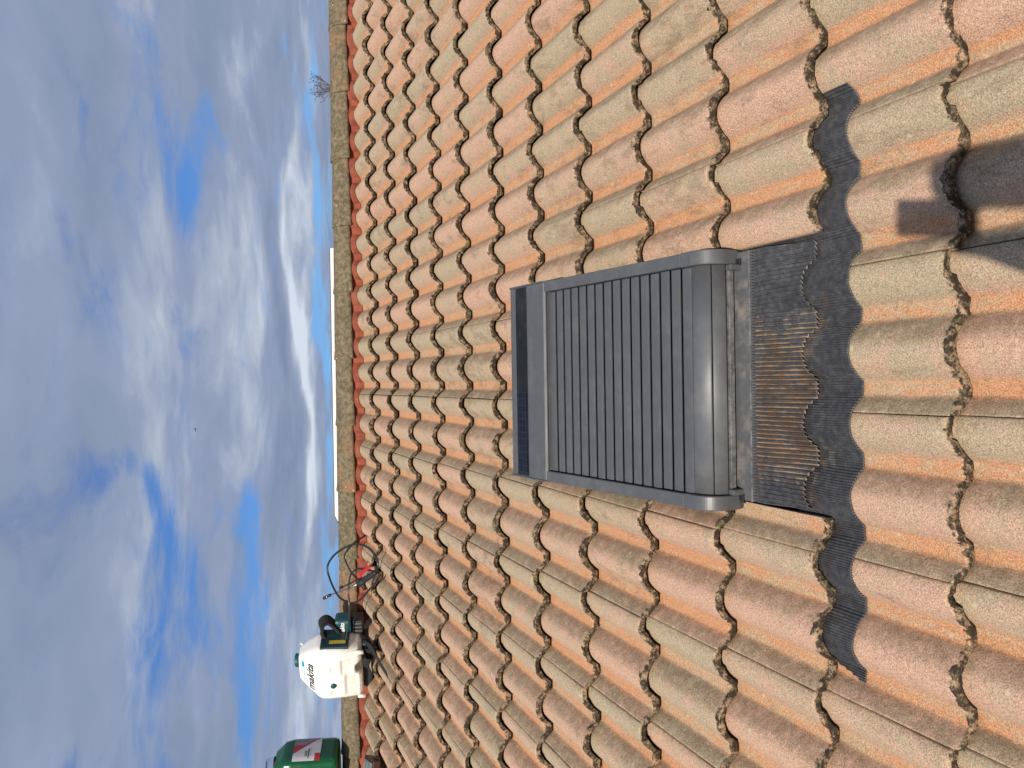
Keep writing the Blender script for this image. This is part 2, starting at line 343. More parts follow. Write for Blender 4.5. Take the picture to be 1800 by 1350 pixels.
def mat_tank():
    mt, nb = material('white_tank_plastic')
    co = nb.n('ShaderNodeTexCoord').outputs['Object']; x, y, z = nb.sep(co)
    n = nb.noise(co, 14.0, 4.0, 0.6); n2 = nb.noise(co, 90.0, 4.0, 0.6)
    low = nb.ss(nb.m('ADD', z, nb.m('MULTIPLY', nb.m('SUBTRACT', n, 0.5), 0.16)), 0.02, 0.17, 1.0, 0.0)
    c = nb.mix(nb.m('MULTIPLY', low, nb.ss(n2, 0.35, 0.65, 0.15, 0.75)), (0.73, 0.725, 0.70), (0.50, 0.45, 0.37))
    nb.out(c, 0.38, None, spec=0.4, **{'Subsurface Weight': 0.15, 'Subsurface Radius': (0.02, 0.02, 0.018), 'Subsurface Scale': 1.0}); return mt
M_TANK = mat_tank()
def mat_can():
    mt, nb = material('green_can_plastic')
    co = nb.n('ShaderNodeTexCoord').outputs['Object']; n = nb.noise(co, 12.0, 4.0, 0.6)
    c = nb.mix(n, (0.002, 0.055, 0.018), (0.003, 0.085, 0.027))
    nb.out(c, 0.25, None, spec=0.5, **{'Subsurface Weight': 0.1, 'Subsurface Radius': (0.01, 0.05, 0.015)}); return mt
M_CAN = mat_can()

def mat_lead(name, fine):
    mt, nb = material(name)
    co = nb.n('ShaderNodeTexCoord').outputs['Object']; gro = nb.attr('groove'); dep = nb.attr('deposit')
    n1 = nb.noise(co, 9.0, 4.0, 0.6); n2 = nb.noise(co, 60.0, 4.0, 0.65); n3 = nb.noise(nb.vmul(co, (120.0, 14.0, 40.0)), 1.0, 4.0, 0.6); n4 = nb.noise(co, 400.0, 2.0, 0.6)
    c = nb.mix(nb.ss(n2, 0.35, 0.7), (0.062, 0.063, 0.068), (0.108, 0.108, 0.114))
    # ochre silt left in the grooves, rust-brown patches of algae
    silt = nb.m('MULTIPLY', nb.ss(nb.m('ADD', gro, nb.m('MULTIPLY', nb.m('SUBTRACT', n3, 0.5), 1.1)), 0.70, 0.88), nb.ss(nb.m('ADD', nb.m('ADD', n1, nb.m('MULTIPLY', nb.m('SUBTRACT', n2, 0.5), 0.6)), nb.m('MULTIPLY', dep, 0.45)), 0.70, 0.92))
    c = nb.mix(silt, c, nb.mix(n4, (0.24, 0.165, 0.10), (0.40, 0.295, 0.18)))
    rust = nb.m('MULTIPLY', nb.ss(nb.m('ADD', nb.noise(co, 14.0, 5.0, 0.7, w=2.2), nb.m('MULTIPLY', dep, 0.18)), 0.60, 0.72), nb.ss(n2, 0.35, 0.6))
    c = nb.mix(nb.m('MULTIPLY', rust, 0.6), c, (0.115, 0.052, 0.018))
    dust = nb.ss(nb.noise(co, 30.0, 5.0, 0.7, w=6.0), 0.54, 0.70)
    c = nb.mix(nb.m('MULTIPLY', dust, 0.16), c, (0.24, 0.23, 0.21))
    sp = nb.m('MULTIPLY', nb.ss(n4, 0.66, 0.74), 0.5); c = nb.mix(sp, c, (0.34, 0.30, 0.24))
    rough = nb.m('ADD', nb.ss(n2, 0.3, 0.7, 0.33, 0.50), nb.m('MULTIPLY', silt, 0.4))
    nb.out(c, rough, nb.bump(nb.m('ADD', n2, nb.m('MULTIPLY', n4, 0.4)), 0.22, 0.0015), metal=0.35, spec=0.55); return mt
M_LEAD = mat_lead('weathered_lead', True)

def mat_solar():
    mt, nb = material('solar_cells')
    co = nb.n('ShaderNodeTexCoord').outputs['Object']
    br = nb.n('ShaderNodeTexBrick'); nb.lk(co, br.inputs['Vector']); br.offset = 0.0
    br.inputs['Color1'].default_value = (0.007, 0.009, 0.018, 1); br.inputs['Color2'].default_value = (0.010, 0.013, 0.024, 1); br.inputs['Mortar'].default_value = (0.028, 0.030, 0.036, 1)
    br.inputs['Scale'].default_value = 1.0; br.inputs['Brick Width'].default_value = 0.0215; br.inputs['Row Height'].default_value = 0.023; br.inputs['Mortar Size'].default_value = 0.0008
    nb.out(br.outputs[0], 0.5, spec=0.1); return mt
M_SOLAR = mat_solar()
def mat_pet():
    mt, nb = material('clear_plastic')
    nb.out((0.92, 0.95, 0.96), 0.06, None, **{'Transmission Weight': 1.0, 'IOR': 1.2}); return mt
M_PET = mat_pet()

# ================================================================ SETTING
ground = link('ground', mesh('ground', [(-4000, -4000, 0), (4000, -4000, 0), (4000, 4000, 0), (-4000, 4000, 0)], [(0, 1, 2, 3)], M_GROUND))
tag(ground, kind='structure')

# ---------------------------------------------------------------- tile profile
HR = 0.041; TT = 0.0215; DROP = 0.0315
def prof_k(s):
    """height of the tile surface at distance s from a pan centre"""
    t = abs(((s + SP / 2) % SP) - SP / 2)
    if t < 0.0145: return 0.0
    u = (SP / 2 - t) / (SP / 2 - 0.0145)
    z = HR * (1 - u ** 2.1)
    return z * (0.75 + 0.25 * sstep(t, 0.0145, 0.026))
PAN1, PAN2 = 0.049, 0.199
def tile_z(X): return prof_k(X)                      # roof X: pans sit at multiples of SP

def build_tile(name, xa=0.0, xb=0.3, seed=0, dx=0.004, rings=None, lowres=False):
    """one double-roll tile, local x across (0 = left joint), y up the slope from the front edge, z above the pan plane"""
    rnd = random.Random(seed * 91 + 5)
    xs = []; a = xa + 0.0013; b = xb - 0.0013
    n = max(2, int(round((b - a) / dx)))
    xs = [a + (b - a) * i / n for i in range(n + 1)]
    rings = rings or [0.0, 0.004, 0.010, 0.020, 0.045, 0.10, 0.17, 0.24, 0.31, 0.345, 0.395]
    so = seed * 13.7
    def yf(x):
        v = 0.0018 * mnoise.noise((x * 60, so, 0)) + 0.0016 * mnoise.noise((x * 190, so, 4))
        if xb > 0.29 and 0.2555 < x: v += 0.011 * sstep(x, 0.2555, 0.2575)
        return v
    ch = [(rnd.uniform(xa, xb), rnd.uniform(0.006, 0.016), rnd.uniform(0.002, 0.006)) for _ in range(rnd.randint(0, 2))]
    def chip(x): return sum(d * max(0.0, 1 - abs(x - c) / w_) for c, w_, d in ch)
    V = []; F = []; green = []; pan = []; face = []; front = []; flank = []
    def add(x, y, z, f=0.0):
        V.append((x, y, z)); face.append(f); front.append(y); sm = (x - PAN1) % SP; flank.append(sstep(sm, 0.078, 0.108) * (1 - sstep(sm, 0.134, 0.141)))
        green.append(1.0 - sstep(x, 0.02, 0.04) + sstep(x, 0.215, 0.235))
        t = abs(((x - PAN1 + SP / 2) % SP) - SP / 2)
        pan.append(1.0 - sstep(t, 0.010, 0.028))
    cols = len(xs)
    for r_i, y in enumerate(rings):
        for x in xs:
            fade = max(0.0, 1 - y / 0.09)
            yy = y + (yf(x) + chip(x)) * fade
            z = prof_k(x - PAN1) - DROP * y / GAUGE
            if not lowres:
                z += 0.0007 * mnoise.noise((x * 28, y * 18, so)) + 0.0004 * mnoise.noise((x * 110, y * 90, so))
            if r_i == 0: z -= 0.0032
            elif r_i == 1: z -= 0.0006 - 0.0008 * mnoise.noise((x * 220, 3, so))
            add(x, yy, z, 0.35 if r_i == 0 else 0.0)
    nr = len(rings)
    for i in range(nr - 1):
        for j in range(cols - 1):
            F.append((i * cols + j, i * cols + j + 1, (i + 1) * cols + j + 1, (i + 1) * cols + j))
    # front face, crusty
    prev = 0
    fz = [0.006, 0.010, 0.0145, 0.0185, TT] if not lowres else [TT]
    for q, dzv in enumerate(fz):
        st = len(V)
        for j, x in enumerate(xs):
            crust = 0.0 if lowres else (0.0024 * mnoise.noise((x * 170, dzv * 170, so + 3)) + 0.0014 * mnoise.noise((x * 400, dzv * 400, so)))
            if q == len(fz) - 1: crust = 0.0015
            add(x, yf(x) + chip(x) - (0.0005 + abs(crust) if crust < 0 else -crust * 0.6), prof_k(x - PAN1) - dzv, 1.0)
        for j in range(cols - 1):
            F.append((st + j, st + j + 1, prev + j + 1, prev + j))
        prev = st
    st = len(V)
    for x in xs: add(x, 0.05, prof_k(x - PAN1) - TT + 0.004, 1.0)
    for j in range(cols - 1): F.append((st + j, st + j + 1, prev + j + 1, prev + j))
    # side walls
    for e_, jj in ((0, 0), (1, cols - 1)):
        st = len(V)
        for i in range(nr):
            v = V[i * cols + jj]; add(v[0], v[1], v[2] - 0.019, 0.6)
        for i in range(nr - 1):
            f = (i * cols + jj, (i + 1) * cols + jj, st + i + 1, st + i)
            F.append(f if e_ == 0 else f[::-1])
    return V, F, green, pan, face, front, flank
def tile_mesh(name, **kw):
    V, F, g, p, f, fr_, fk_ = build_tile(name, **kw)
    me = mesh(name, V, F, M_TILE, True)
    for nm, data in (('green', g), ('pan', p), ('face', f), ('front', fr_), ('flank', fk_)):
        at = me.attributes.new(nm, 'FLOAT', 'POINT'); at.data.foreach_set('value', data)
    return me

house = empty('house', Matrix.Identity(4), 'tiled house roof carrying the grey shuttered roof window', 'house')
Y_EAVE = -8 * GAUGE; Y_RIDGE = 3.94; XL, XR = -5.52, 4.3
# deck under the tiles (a slab), back slope, walls
ry, rz = (W(0, Y_RIDGE, -0.08).y, W(0, Y_RIDGE, -0.08).z)
roof = link('roof', mesh('roof', [(XL, Y_EAVE + 0.05, -0.08), (XR, Y_EAVE + 0.05, -0.08), (XR, Y_RIDGE, -0.08), (XL, Y_RIDGE, -0.08),
                                  (XL, Y_EAVE + 0.05, -0.2), (XR, Y_EAVE + 0.05, -0.2), (XR, Y_RIDGE, -0.2), (XL, Y_RIDGE, -0.2)],
                         [(0, 1, 2, 3), (7, 6, 5, 4), (0, 4, 5, 1), (2, 6, 7, 3), (1, 5, 6, 2), (0, 3, 7, 4)], M_DECK), house, ROOF)
ey = W(0, Y_EAVE + 0.3, -0.2).y; ez = W(0, Y_EAVE + 0.3, -0.2).z
by = ry + (ry - ey); topz = W(0, Y_RIDGE, -0.2).z
prism('wall', [(ey, 0), (by, 0), (by, ez), (ry, topz - 0.01), (ey, ez)], XL + 0.15, XL + 0.40, M_WALL, house)
prism('wall', [(ey, 0), (by, 0), (by, ez), (ry, topz - 0.01), (ey, ez)], XR - 0.40, XR - 0.15, M_WALL, house)
box('wall', (XL + 0.402, XR - 0.402, ey, ey + 0.25, 0, ez), M_WALL, house)
box('wall', (XL + 0.402, XR - 0.402, by - 0.25, by, 0, ez), M_WALL, house)

# --- tiles
XJ0 = -0.327 * SP                       # joint of tile column 0 (left edge), columns are 2*SP wide
variants = [tile_mesh('roof_tile', seed=s) for s in range(9)]
def col_x(m): return XJ0 - 2 * SP * m   # roof X of a tile's left joint
WIN_R, WIN_L = -0.268, -0.877           # opening cut for the roof window
vis = {-1: (0.05, -1.24), 0: (0.09, -1.29), 1: (0.22, -1.42), 2: (0.35, -1.55), 3: (0.47, -1.69), 4: (0.60, -1.82), 5: (0.73, -1.96), 6: (0.85, -2.09),
       7: (0.98, -2.23), 8: (1.10, -2.36), 9: (1.23, -2.50), 10: (1.35, -2.64), 11: (1.48, -2.78)}
placed = set(); rt = random.Random(21); cut_cache = {}
for j in range(-1, 12):
    xr, xl = vis[j]
    for m in range(-10, 14):
        x0 = col_x(m); x1 = x0 + 0.3
        if x1 < xl - 0.25 or x0 > xr + 0.25: continue
        placed.add((j, m))
        segs = [(0.0, 0.3)]
        if 1 <= j <= 4:
            segs = []
            if x0 < WIN_L: segs.append((0.0, min(0.3, WIN_L - x0)))
            if x1 > WIN_R: segs.append((max(0.0, WIN_R - x0), 0.3))
        for (a, b) in segs:
            if b - a < 0.02: continue
            if b - a > 0.299: me = variants[rt.randrange(9)]
            else: me = tile_mesh('roof_tile', xa=a, xb=b, seed=40 + j * 7 + m)
            o = link('roof_tile', me, roof)
            o.location = (x0 + rt.uniform(-0.0008, 0.0008), j * GAUGE + rt.uniform(-0.0025, 0.0025), rt.uniform(-0.0004, 0.0010))
            o.rotation_euler = (rt.uniform(-0.002, 0.002), 0, rt.uniform(-0.003, 0.003))
# the rest of the slope, outside the photograph
V_ = []; F_ = []; A_ = [[], [], [], [], []]
lv = build_tile('x', seed=3, dx=0.0075, rings=[0.0, 0.006, 0.02, 0.17, 0.345], lowres=True)
for j in range(-8, 12):
    for m in range(-14, 18):
        if (j, m) in placed: continue
        x0 = col_x(m)
        if 1 <= j <= 4 and x0 < WIN_R and x0 + 0.3 > WIN_L: continue
        s0 = len(V_); V_ += [(v[0] + x0, v[1] + j * GAUGE, v[2]) for v in lv[0]]; F_ += [tuple(i + s0 for i in f) for f in lv[1]]
        for q in range(5): A_[q] += lv[2 + q]
me = mesh('outer_roof_tiles', V_, F_, M_TILE, True)
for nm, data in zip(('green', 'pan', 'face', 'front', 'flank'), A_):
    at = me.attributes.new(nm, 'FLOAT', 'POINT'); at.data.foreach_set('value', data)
tag(link('outer_roof_tiles', me, roof), kind='stuff')
# back slope
bs = link('back_roof', mesh('back_roof', [(XL, ry, rz + 0.06), (XR, ry, rz + 0.06), (XR, by + 0.3, ez - 0.02), (XL, by + 0.3, ez - 0.02),
                                         (XL, ry, rz - 0.06), (XR, ry, rz - 0.06), (XR, by + 0.3, ez - 0.14), (XL, by + 0.3, ez - 0.14)],
                            [(0, 3, 2, 1), (4, 5, 6, 7), (2, 3, 7, 6), (0, 1, 5, 4), (1, 2, 6, 5), (3, 0, 4, 7)], M_RIDGE), house)

# --- red ridge closure, dressed over the top course
V = []; F = []; nx = int((2.3 + 3.6) / 0.004)
rows = [1.9, 1.0, 0.8, 0.6, 0.4, 0.2, 0.07, 0.0]
for t_ in rows:
    for i in range(nx + 1):
        X = -3.6 + i * 0.004
        pz = tile_z(X); yl = 3.862 - 0.034 * pz / HR + 0.002 * mnoise.noise((X * 9, 0, 0)); zl = pz - DROP * (yl - 11 * GAUGE) / GAUGE + 0.004
        t = abs(((X + SP / 2) % SP) - SP / 2)
        fl = sstep(t, 0.012, 0.03) * (1 - sstep(t, 0.05, 0.07))
        pl = 0.0022 * math.sin(X * 2 * math.pi / 0.0085) * fl * (1 - abs(2 * min(t_, 1.0) - 1))
        k_ = min(t_, 1.0)
        V.append((X, yl + (3.893 - yl) * t_, zl + (0.046 - zl) * k_ ** 0.8 + pl))
for r_ in range(len(rows) - 1):
    for i in range(nx):
        a = r_ * (nx + 1) + i; F.append((a, a + nx + 1, a + nx + 2, a + 1))
link('ridge_closure', fix_normals(mesh('ridge_closure', V, F, M_RED, True)), roof)

# --- ridge tiles
def ridge_mesh(seed):
    L_, V, F = 0.445, [], []
    rings = [0.0, 0.004, 0.012, 0.05, 0.12, 0.2, 0.28, 0.36, 0.42, 0.437, 0.445]; na = 22
    for layer in (0, 1):
        for i, s in enumerate(rings):
            f = s / L_                         # 0 = wide (left) end, 1 = narrow end
            r = 0.1160 - 0.0185 * f - (0.019 if layer else 0.0) + (0.004 if s < 0.05 else 0.0) * (1 - layer)
            if i == 0 and not layer: r -= 0.004
            for k_ in range(na + 1):
                a = math.pi * (-0.02 + 1.04 * k_ / na)
                rr = r + 0.0016 * mnoise.noise((s * 14, k_ * 0.6, seed * 5.1)) + 0.001 * mnoise.noise((s * 60, k_ * 2.0, seed * 3.1))
                e_ = 0.0025 * mnoise.noise((k_ * 0.9, seed, 2)) if i < 2 else 0.0
                V.append((s + e_, -rr * math.cos(a), rr * math.sin(a) * 0.97))
    nr = len(rings); w_ = na + 1; off = nr * w_
    for i in range(nr - 1):
        for k_ in range(na):
            a = i * w_ + k_
            F.append((a, a + w_, a + w_ + 1, a + 1)); F.append((off + a, off + a + 1, off + a + w_ + 1, off + a + w_))
        F.append((i * w_, off + i * w_, off + (i + 1) * w_, (i + 1) * w_))
        F.append((i * w_ + na, (i + 1) * w_ + na, off + (i + 1) * w_ + na, off + i * w_ + na))
    for k_ in range(na):
        F.append((k_, k_ + 1, off + k_ + 1, off + k_)); a = (nr - 1) * w_ + k_; F.append((a, off + a, off + a + 1, a + 1))
    return fix_normals(mesh('ridge_tile', V, F, M_RIDGE, True))
rmesh = [ridge_mesh(s) for s in range(5)]
AX = W(0, 3.962, 0.002)
RIDGE_J = 1.504
for q in range(-7, 18):
    xl_ = RIDGE_J - 0.3895 * q
    if xl_ < XL or xl_ > XR - 0.4: continue
    o = link('ridge_tile', rmesh[q % 5], roof)
    Mw = Matrix.Translation((xl_, AX.y + rt.uniform(-0.002, 0.002), AX.z + rt.uniform(-0.002, 0.002))) @ Matrix.Rotation(R(rt.uniform(-0.35, 0.35)), 4, 'Z') @ Matrix.Rotation(R(-1.9 + rt.uniform(-0.35, 0.35)), 4, 'Y')
    o.matrix_basis = ROOF_INV @ Mw

# ================================================================ ROOF WINDOW
WO = Vector((-0.581, 0.55, 0.0))
win = empty('roof_window', ROOF @ Matrix.Translation(WO), 'anthracite grey roof window with closed slatted roller shutter', 'roof window')
IT = Matrix.Translation(-WO)            # meshes below are written in roof coordinates
def hs(Y): return 0.095 + (Y - 0.55) * 0.055
XO_R, XO_L, XI_R, XI_L = -0.272, -0.890, -0.3045, -0.8575
# carcass
prism('frame_base', [(0.600, -0.03), (1.50, -0.03), (1.50, 0.12), (1.30, 0.112), (0.66, 0.070), (0.600, 0.035)], XO_L + 0.02, XO_R - 0.02, M_BLACK, win, mat4=IT)
# side rails
def rail(x0, x1):
    top = [(1.315, hs(1.315) + 0.014), (0.655, hs(0.655) + 0.013)]
    o = prism('side_rail', [(1.315, 0.0), (1.315, hs(1.315) + 0.014), (0.672, hs(0.672) + 0.013), (0.672, 0.0)], x0, x1, M_ALU, win, 0.003, IT)
    P = [(0.6705, 0.0), (0.6705, hs(0.672) + 0.0145)]
    c = (0.632, 0.059)
    for q in range(0, 19):
        a = R(80 + q * 5.5); P.append((c[0] + 0.058 * math.cos(a), c[1] + 0.058 * math.sin(a)))
    P += [(0.577, 0.020), (0.586, 0.0)]
    prism('end_cap', P, x0 - 0.0015, x1 + 0.0015, M_ALU2, win, 0.003, IT)
rail(XO_L, XI_L); rail(XI_R, XO_R)
# slats
NS = 17; PT = 0.0411; Y0 = 1.3034
for q in range(NS - 1):
    yt = Y0 - q * PT; yb = yt - PT
    hb, ht = hs(yb), hs(yt)
    arc = []
    for t_ in range(11):
        t = t_ / 10; yv = yb - 0.0006 + (yt - yb - 0.0016) * t
        hv = hb + (ht - hb) * t + 0.0016 * (1 - (2 * t - 1) ** 2) ** 0.6 + 0.0022 * (1 - t) - 0.0036 * sstep(t, 0.80, 1.0)
        arc.append((yv, hv))
    poly = arc + [(a_, b_ - 0.0026) for a_, b_ in arc[::-1]]
    ew = rt.uniform(-0.0006, 0.0006)
    prism('shutter_slat', poly, XI_L + 0.003 + ew, XI_R - 0.003 + ew, M_ALU, win, mat4=IT)
# curved front pieces
def curved(name, c, r, a0, a1, th, mat, x0=XI_L + 0.002, x1=XI_R - 0.002):
    n = 14; A = [R(a0 + (a1 - a0) * i / n) for i in range(n + 1)]
    poly = [(c[0] + r * math.cos(a), c[1] + r * math.sin(a)) for a in A] + [(c[0] + (r - th) * math.cos(a), c[1] + (r - th) * math.sin(a)) for a in A[::-1]]
    return prism(name, poly, x0, x1, mat, win, mat4=IT, smooth=True)
CC = (0.640, 0.0455)
curved('bottom_bar', CC, 0.0555, 83, 139, 0.006, M_ALU_BAR)
curved('bottom_bar', CC, 0.0550, 141.5, 178, 0.006, M_ALU_BAR)
box('bottom_trim', (XI_L + 0.004, XI_R - 0.004, 0.580, 0.590, 0.028, 0.042), M_ALU_BRIGHT, win, 0.001, IT)
for sx in (XI_L + 0.002, XI_R - 0.016):
    box('bracket', (sx, sx + 0.014, 0.564, 0.584, 0.012, 0.050), M_ALU2, win, 0.003, IT)
for sx in (XI_L - 0.012, XI_R - 0.004):
    box('bracket_foot', (sx, sx + 0.016, 0.562, 0.605, 0.0, 0.024), M_BLACK, win, 0.002, IT)
# top casing
cas = prism('top_casing', [(1.302, 0.118), (1.302, 0.148), (1.308, 0.1535), (1.405, 0.156), (1.522, 0.156), (1.534, 0.153), (1.540, 0.145), (1.545, -0.02), (1.32, -0.02), (1.32, 0.118)], XO_L + 0.003, XO_R - 0.003, M_ALU, win, 0.0015, IT)
for sx in (XO_L - 0.002, XO_R - 0.0025):
    prism('casing_end_cap', [(1.298, 0.0), (1.298, 0.151), (1.306, 0.1565), (1.526, 0.1585), (1.538, 0.155), (1.544, 0.146), (1.544, 0.0)], sx, sx + 0.0045, M_ALU2, cas, 0.001)
box('glass_strip', (XO_L + 0.006, XO_R - 0.006, 1.412, 1.487, 0.1567, 0.1580), M_GLASS, cas, 0.0004)
sp_ = box('solar_panel', (-0.130, 0.130, -0.030, 0.030, 0.0, 0.0012), M_SOLAR, cas, 0.0003, Matrix.Translation((-0.744, 1.449, 0.1583)))
box('casing_edge', (XO_L + 0.005, XO_R - 0.005, 1.2990, 1.3015, 0.1455, 0.1480), M_ALU, cas, 0.0005)

# --- flashings
def grid_obj(name, xs, rows, zf, groove, deposit, mat, yfun=None, thick=0.0):
    V = []; F = []; G = []; Dp = []; n = len(xs)
    for yi, y in enumerate(rows):
        for X in xs:
            yy = yfun(X, yi, y) if yfun else y
            V.append((X, yy, zf(X, yy, yi))); G.append(groove(X, yi)); Dp.append(deposit(X, yy))
    for r_ in range(len(rows) - 1):
        for i in range(n - 1):
            a = r_ * n + i; F.append((a, a + 1, a + n + 1, a + n))
    if thick:
        s0 = len(V); V += [(v[0], v[1] - 0.0005, v[2] - thick) for v in V[:n]]; G += G[:n]; Dp += Dp[:n]
        for i in range(n - 1): F.append((s0 + i, s0 + i + 1, i + 1, i))
    me = mesh(name, V, F, mat, True)
    for nm, d in (('groove', G), ('deposit', Dp)):
        at = me.attributes.new(nm, 'FLOAT', 'POINT'); at.data.foreach_set('value', d)
    return link(name, me, win, IT)
def frange(a, b, s):
    n = int(round((b - a) / s)); return [a + (b - a) * i / n for i in range(n + 1)]
def a_surf(X, Y): return tile_z(X) - DROP * Y / GAUGE       # top of the course below
# lower: lead strip dressed over the tiles
XA, XB = -1.212, 0.030
def ripple(X, Y, amp=0.0026):
    ph = X + 0.006 * mnoise.noise((X * 6, Y * 5, 1.0)) + 0.004 * math.sin(X * 9) * (Y - 0.3)
    return amp * math.sin(ph * 2 * math.pi / 0.0052) * (0.75 + 0.5 * mnoise.noise((X * 14, Y * 8, 3)))
def low_z(X, Y, i):
    lift = 0.0035 + 0.0018 * mnoise.noise((X * 22, Y * 20, 7)) + (0.001 if i == 0 else 0)
    pz = a_surf(X, Y)
    if X > -0.09: pz += 0.004 * sstep(X, -0.02, 0.03)
    return max(pz, -0.03 + 0.0) + lift + 0.002 + ripple(X, Y)
def low_y(X, i, y):
    base = y
    edge = 0.243 + 0.006 * mnoise.noise((X * 7, 0, 0)) + 0.002 * mnoise.noise((X * 40, 0, 0))
    f = 1 - (y - 0.243) / (0.43 - 0.243)
    lo = edge; hi = 0.43
    if X < -1.165: hi = 0.43 - (0.43 - 0.252) * min(1.0, (-X - 1.165) / 0.047)
    if X > -0.02: lo = edge + 0.012 * sstep(X, -0.005, 0.032)
    return hi + (lo - hi) * f
grid_obj('lead_flashing', frange(XA, XB, 0.0009), [0.243, 0.25, 0.262, 0.28, 0.30, 0.32, 0.34, 0.36, 0.385, 0.41, 0.43], low_z,
         lambda X, i: 0.5 - 0.5 * math.sin((X) * 2 * math.pi / 0.0052), lambda X, Y: 0.55 * sstep(Y, 0.28, 0.37) * sstep(-X, 0.35, 0.45) * (1 - sstep(-X, 0.84, 0.9)), M_LEAD, low_y, 0.002)
# upper: pleated apron
PLT = 0.0104
def pleat(X, Y):
    ph = ((X + 0.004 * mnoise.noise((X * 5, Y * 7, 2)) + 0.05 * (Y - 0.45) * math.sin((X + 0.58) * 3.0)) / PLT) % 1.0
    return ph
def up_z(X, Y, i):
    f = sstep(Y, 0.37, 0.51)
    dr = max(a_surf(X, Y), -0.03) * 0.9 + 0.013
    zf_ = 0.016 * f + dr * (1 - f)
    ph = pleat(X, Y); saw = ph if ph < 0.72 else (1 - ph) / 0.28 * 0.72
    amp = 0.0085 * min(1.0, max(0.0, (0.522 - Y) / 0.03))
    return zf_ + amp * saw + 0.0015 * mnoise.noise((X * 30, Y * 25, 9))
def up_y(X, i, y):
    t_ = abs(((X + SP / 2) % SP) - SP / 2)
    edge = 0.372 - 0.012 * (1 - sstep(t_, 0.01, 0.05)) + 0.008 * mnoise.noise((X * 12, 1, 0)) + 0.0022 * (pleat(X, 0.37) - 0.5) + 0.003 * mnoise.noise((X * 60, 2, 0))
    f = (y - 0.372) / (0.525 - 0.372)
    return edge + (0.525 - edge) * f
grid_obj('pleated_apron', frange(-0.868, -0.277, 0.0008), [0.372, 0.378, 0.39, 0.405, 0.42, 0.435, 0.45, 0.465, 0.48, 0.495, 0.51, 0.525], up_z,
         lambda X, i: 1.0 - pleat(X, 0.45), lambda X, Y: 0.75 * sstep(-X, 0.34, 0.56) * (1 - sstep(-X, 0.78, 0.87)) + 0.22, M_LEAD, up_y, 0.0018)
# flat apron plate with beaded seam
M_PLATE = mat_simple('grey_apron_plate', (0.085, 0.088, 0.094), 0.5, nscale=40, var=0.12, dirt=(0.25, 0.21, 0.165), dirt_amt=0.75)
box('apron_plate', (-0.868, -0.277, 0.535, 0.62, 0.010, 0.019), M_PLATE, win, 0.001, IT)
box('apron_seam', (-0.868, -0.277, 0.5315, 0.537, 0.010, 0.0225), M_ALU_BRIGHT, win, 0.0008, IT)
V = []; F = []
for q in range(84):
    xx = -0.866 + q * 0.00702; v_, f_ = box_data(xx, xx + 0.0056, 0.5222, 0.5290, 0.014, 0.0222); s0 = len(V); V += v_; F += [tuple(i + s0 for i in f) for f in f_]
link('beaded_seam', mesh('beaded_seam', V, F, M_ALU), win, IT)
# raised side gutters hidden behind the cut tiles
for sx in (-0.886, -0.272):
    box('side_gutter', (sx, sx + 0.012, 0.62, 1.5, -0.07, -0.002), M_BLACK, win, 0.001, IT)

# ================================================================ RIDGE GEAR: backpack sprayer
sp_w = W(-2.215, 3.615, 0.086)                          # front bottom edge of the tank
TH = R(-21)
SPM = Matrix.Translation(sp_w) @ Matrix.Rotation(TH, 4, 'Z') @ Matrix.Translation((0, 0.108, 0))
spr = empty('backpack_sprayer', SPM, 'white backpack sprayer with teal pump, black hose coiled beside it', 'sprayer')
SPI = SPM.inverted()
LV = [(0.0, 0.150, -0.085, 0.095), (0.02, 0.166, -0.102, 0.10), (0.10, 0.172, -0.108, 0.10), (0.19, 0.176, -0.110, 0.10), (0.225, 0.174, -0.107, 0.10), (0.245, 0.167, -0.098, 0.10),
      (0.30, 0.127, -0.058, 0.096), (0.342, 0.090, -0.030, 0.088), (0.352, 0.080, -0.020, 0.080), (0.356, 0.06, -0.005, 0.065)]
def lev(z):
    for a, b in zip(LV, LV[1:]):
        if z <= b[0]:
            t = (z - a[0]) / (b[0] - a[0]); return [a[i] + (b[i] - a[i]) * t for i in range(1, 4)]
    return list(LV[-1][1:])
NE = 5.0
def tank_front(x, z):
    hw, yf_, yb_ = lev(z); yc = (yf_ + yb_) / 2; hy = (yb_ - yf_) / 2
    return yc - hy * max(0.0, 1 - min(1, abs(x / hw)) ** NE) ** (1 / NE)
def dent(x, z):
    d = 0.012 * sstep(x, -0.135, -0.12) * (1 - sstep(x, 0.0, 0.02)) * sstep(z, 0.02, 0.03) * (1 - sstep(z, 0.085 + 0.0, 0.10))
    d += 0.012 * sstep(x, 0.0, 0.02) * (1 - sstep(x, 0.10, 0.115)) * sstep(z, 0.045, 0.055) * (1 - sstep(z, 0.105, 0.12))
    d += 0.055 * (1 - sstep(math.hypot((x - 0.045) / 0.045, (z + 0.012) / 0.055), 0.75, 1.0))
    for cx_, cz_ in ((0.045, 0.158), (-0.115, 0.158)):
        d += 0.010 * (1 - sstep(math.hypot((x - cx_) / 0.022, (z - cz_) / 0.020), 0.4, 1.0))
    return d
V = []; F = []; na = 120; zs = []
for a, b in zip(LV, LV[1:]):
    n = max(2, int((b[0] - a[0]) / 0.006)); zs += [a[0] + (b[0] - a[0]) * i / n for i in range(n)]
zs.append(LV[-1][0])
for z in zs:
    hw, yf_, yb_ = lev(z); yc = (yf_ + yb_) / 2; hy = (yb_ - yf_) / 2
    for k_ in range(na):
        a = 2 * math.pi * k_ / na; c_, s_ = math.cos(a), math.sin(a)
        rr = (abs(c_) ** NE + abs(s_) ** NE) ** (-1 / NE)
        x = hw * rr * c_; y = yc + hy * rr * s_
        if s_ < -0.3: y += dent(x, z) * sstep(-s_, 0.3, 0.6)
        V.append((x, y, z))
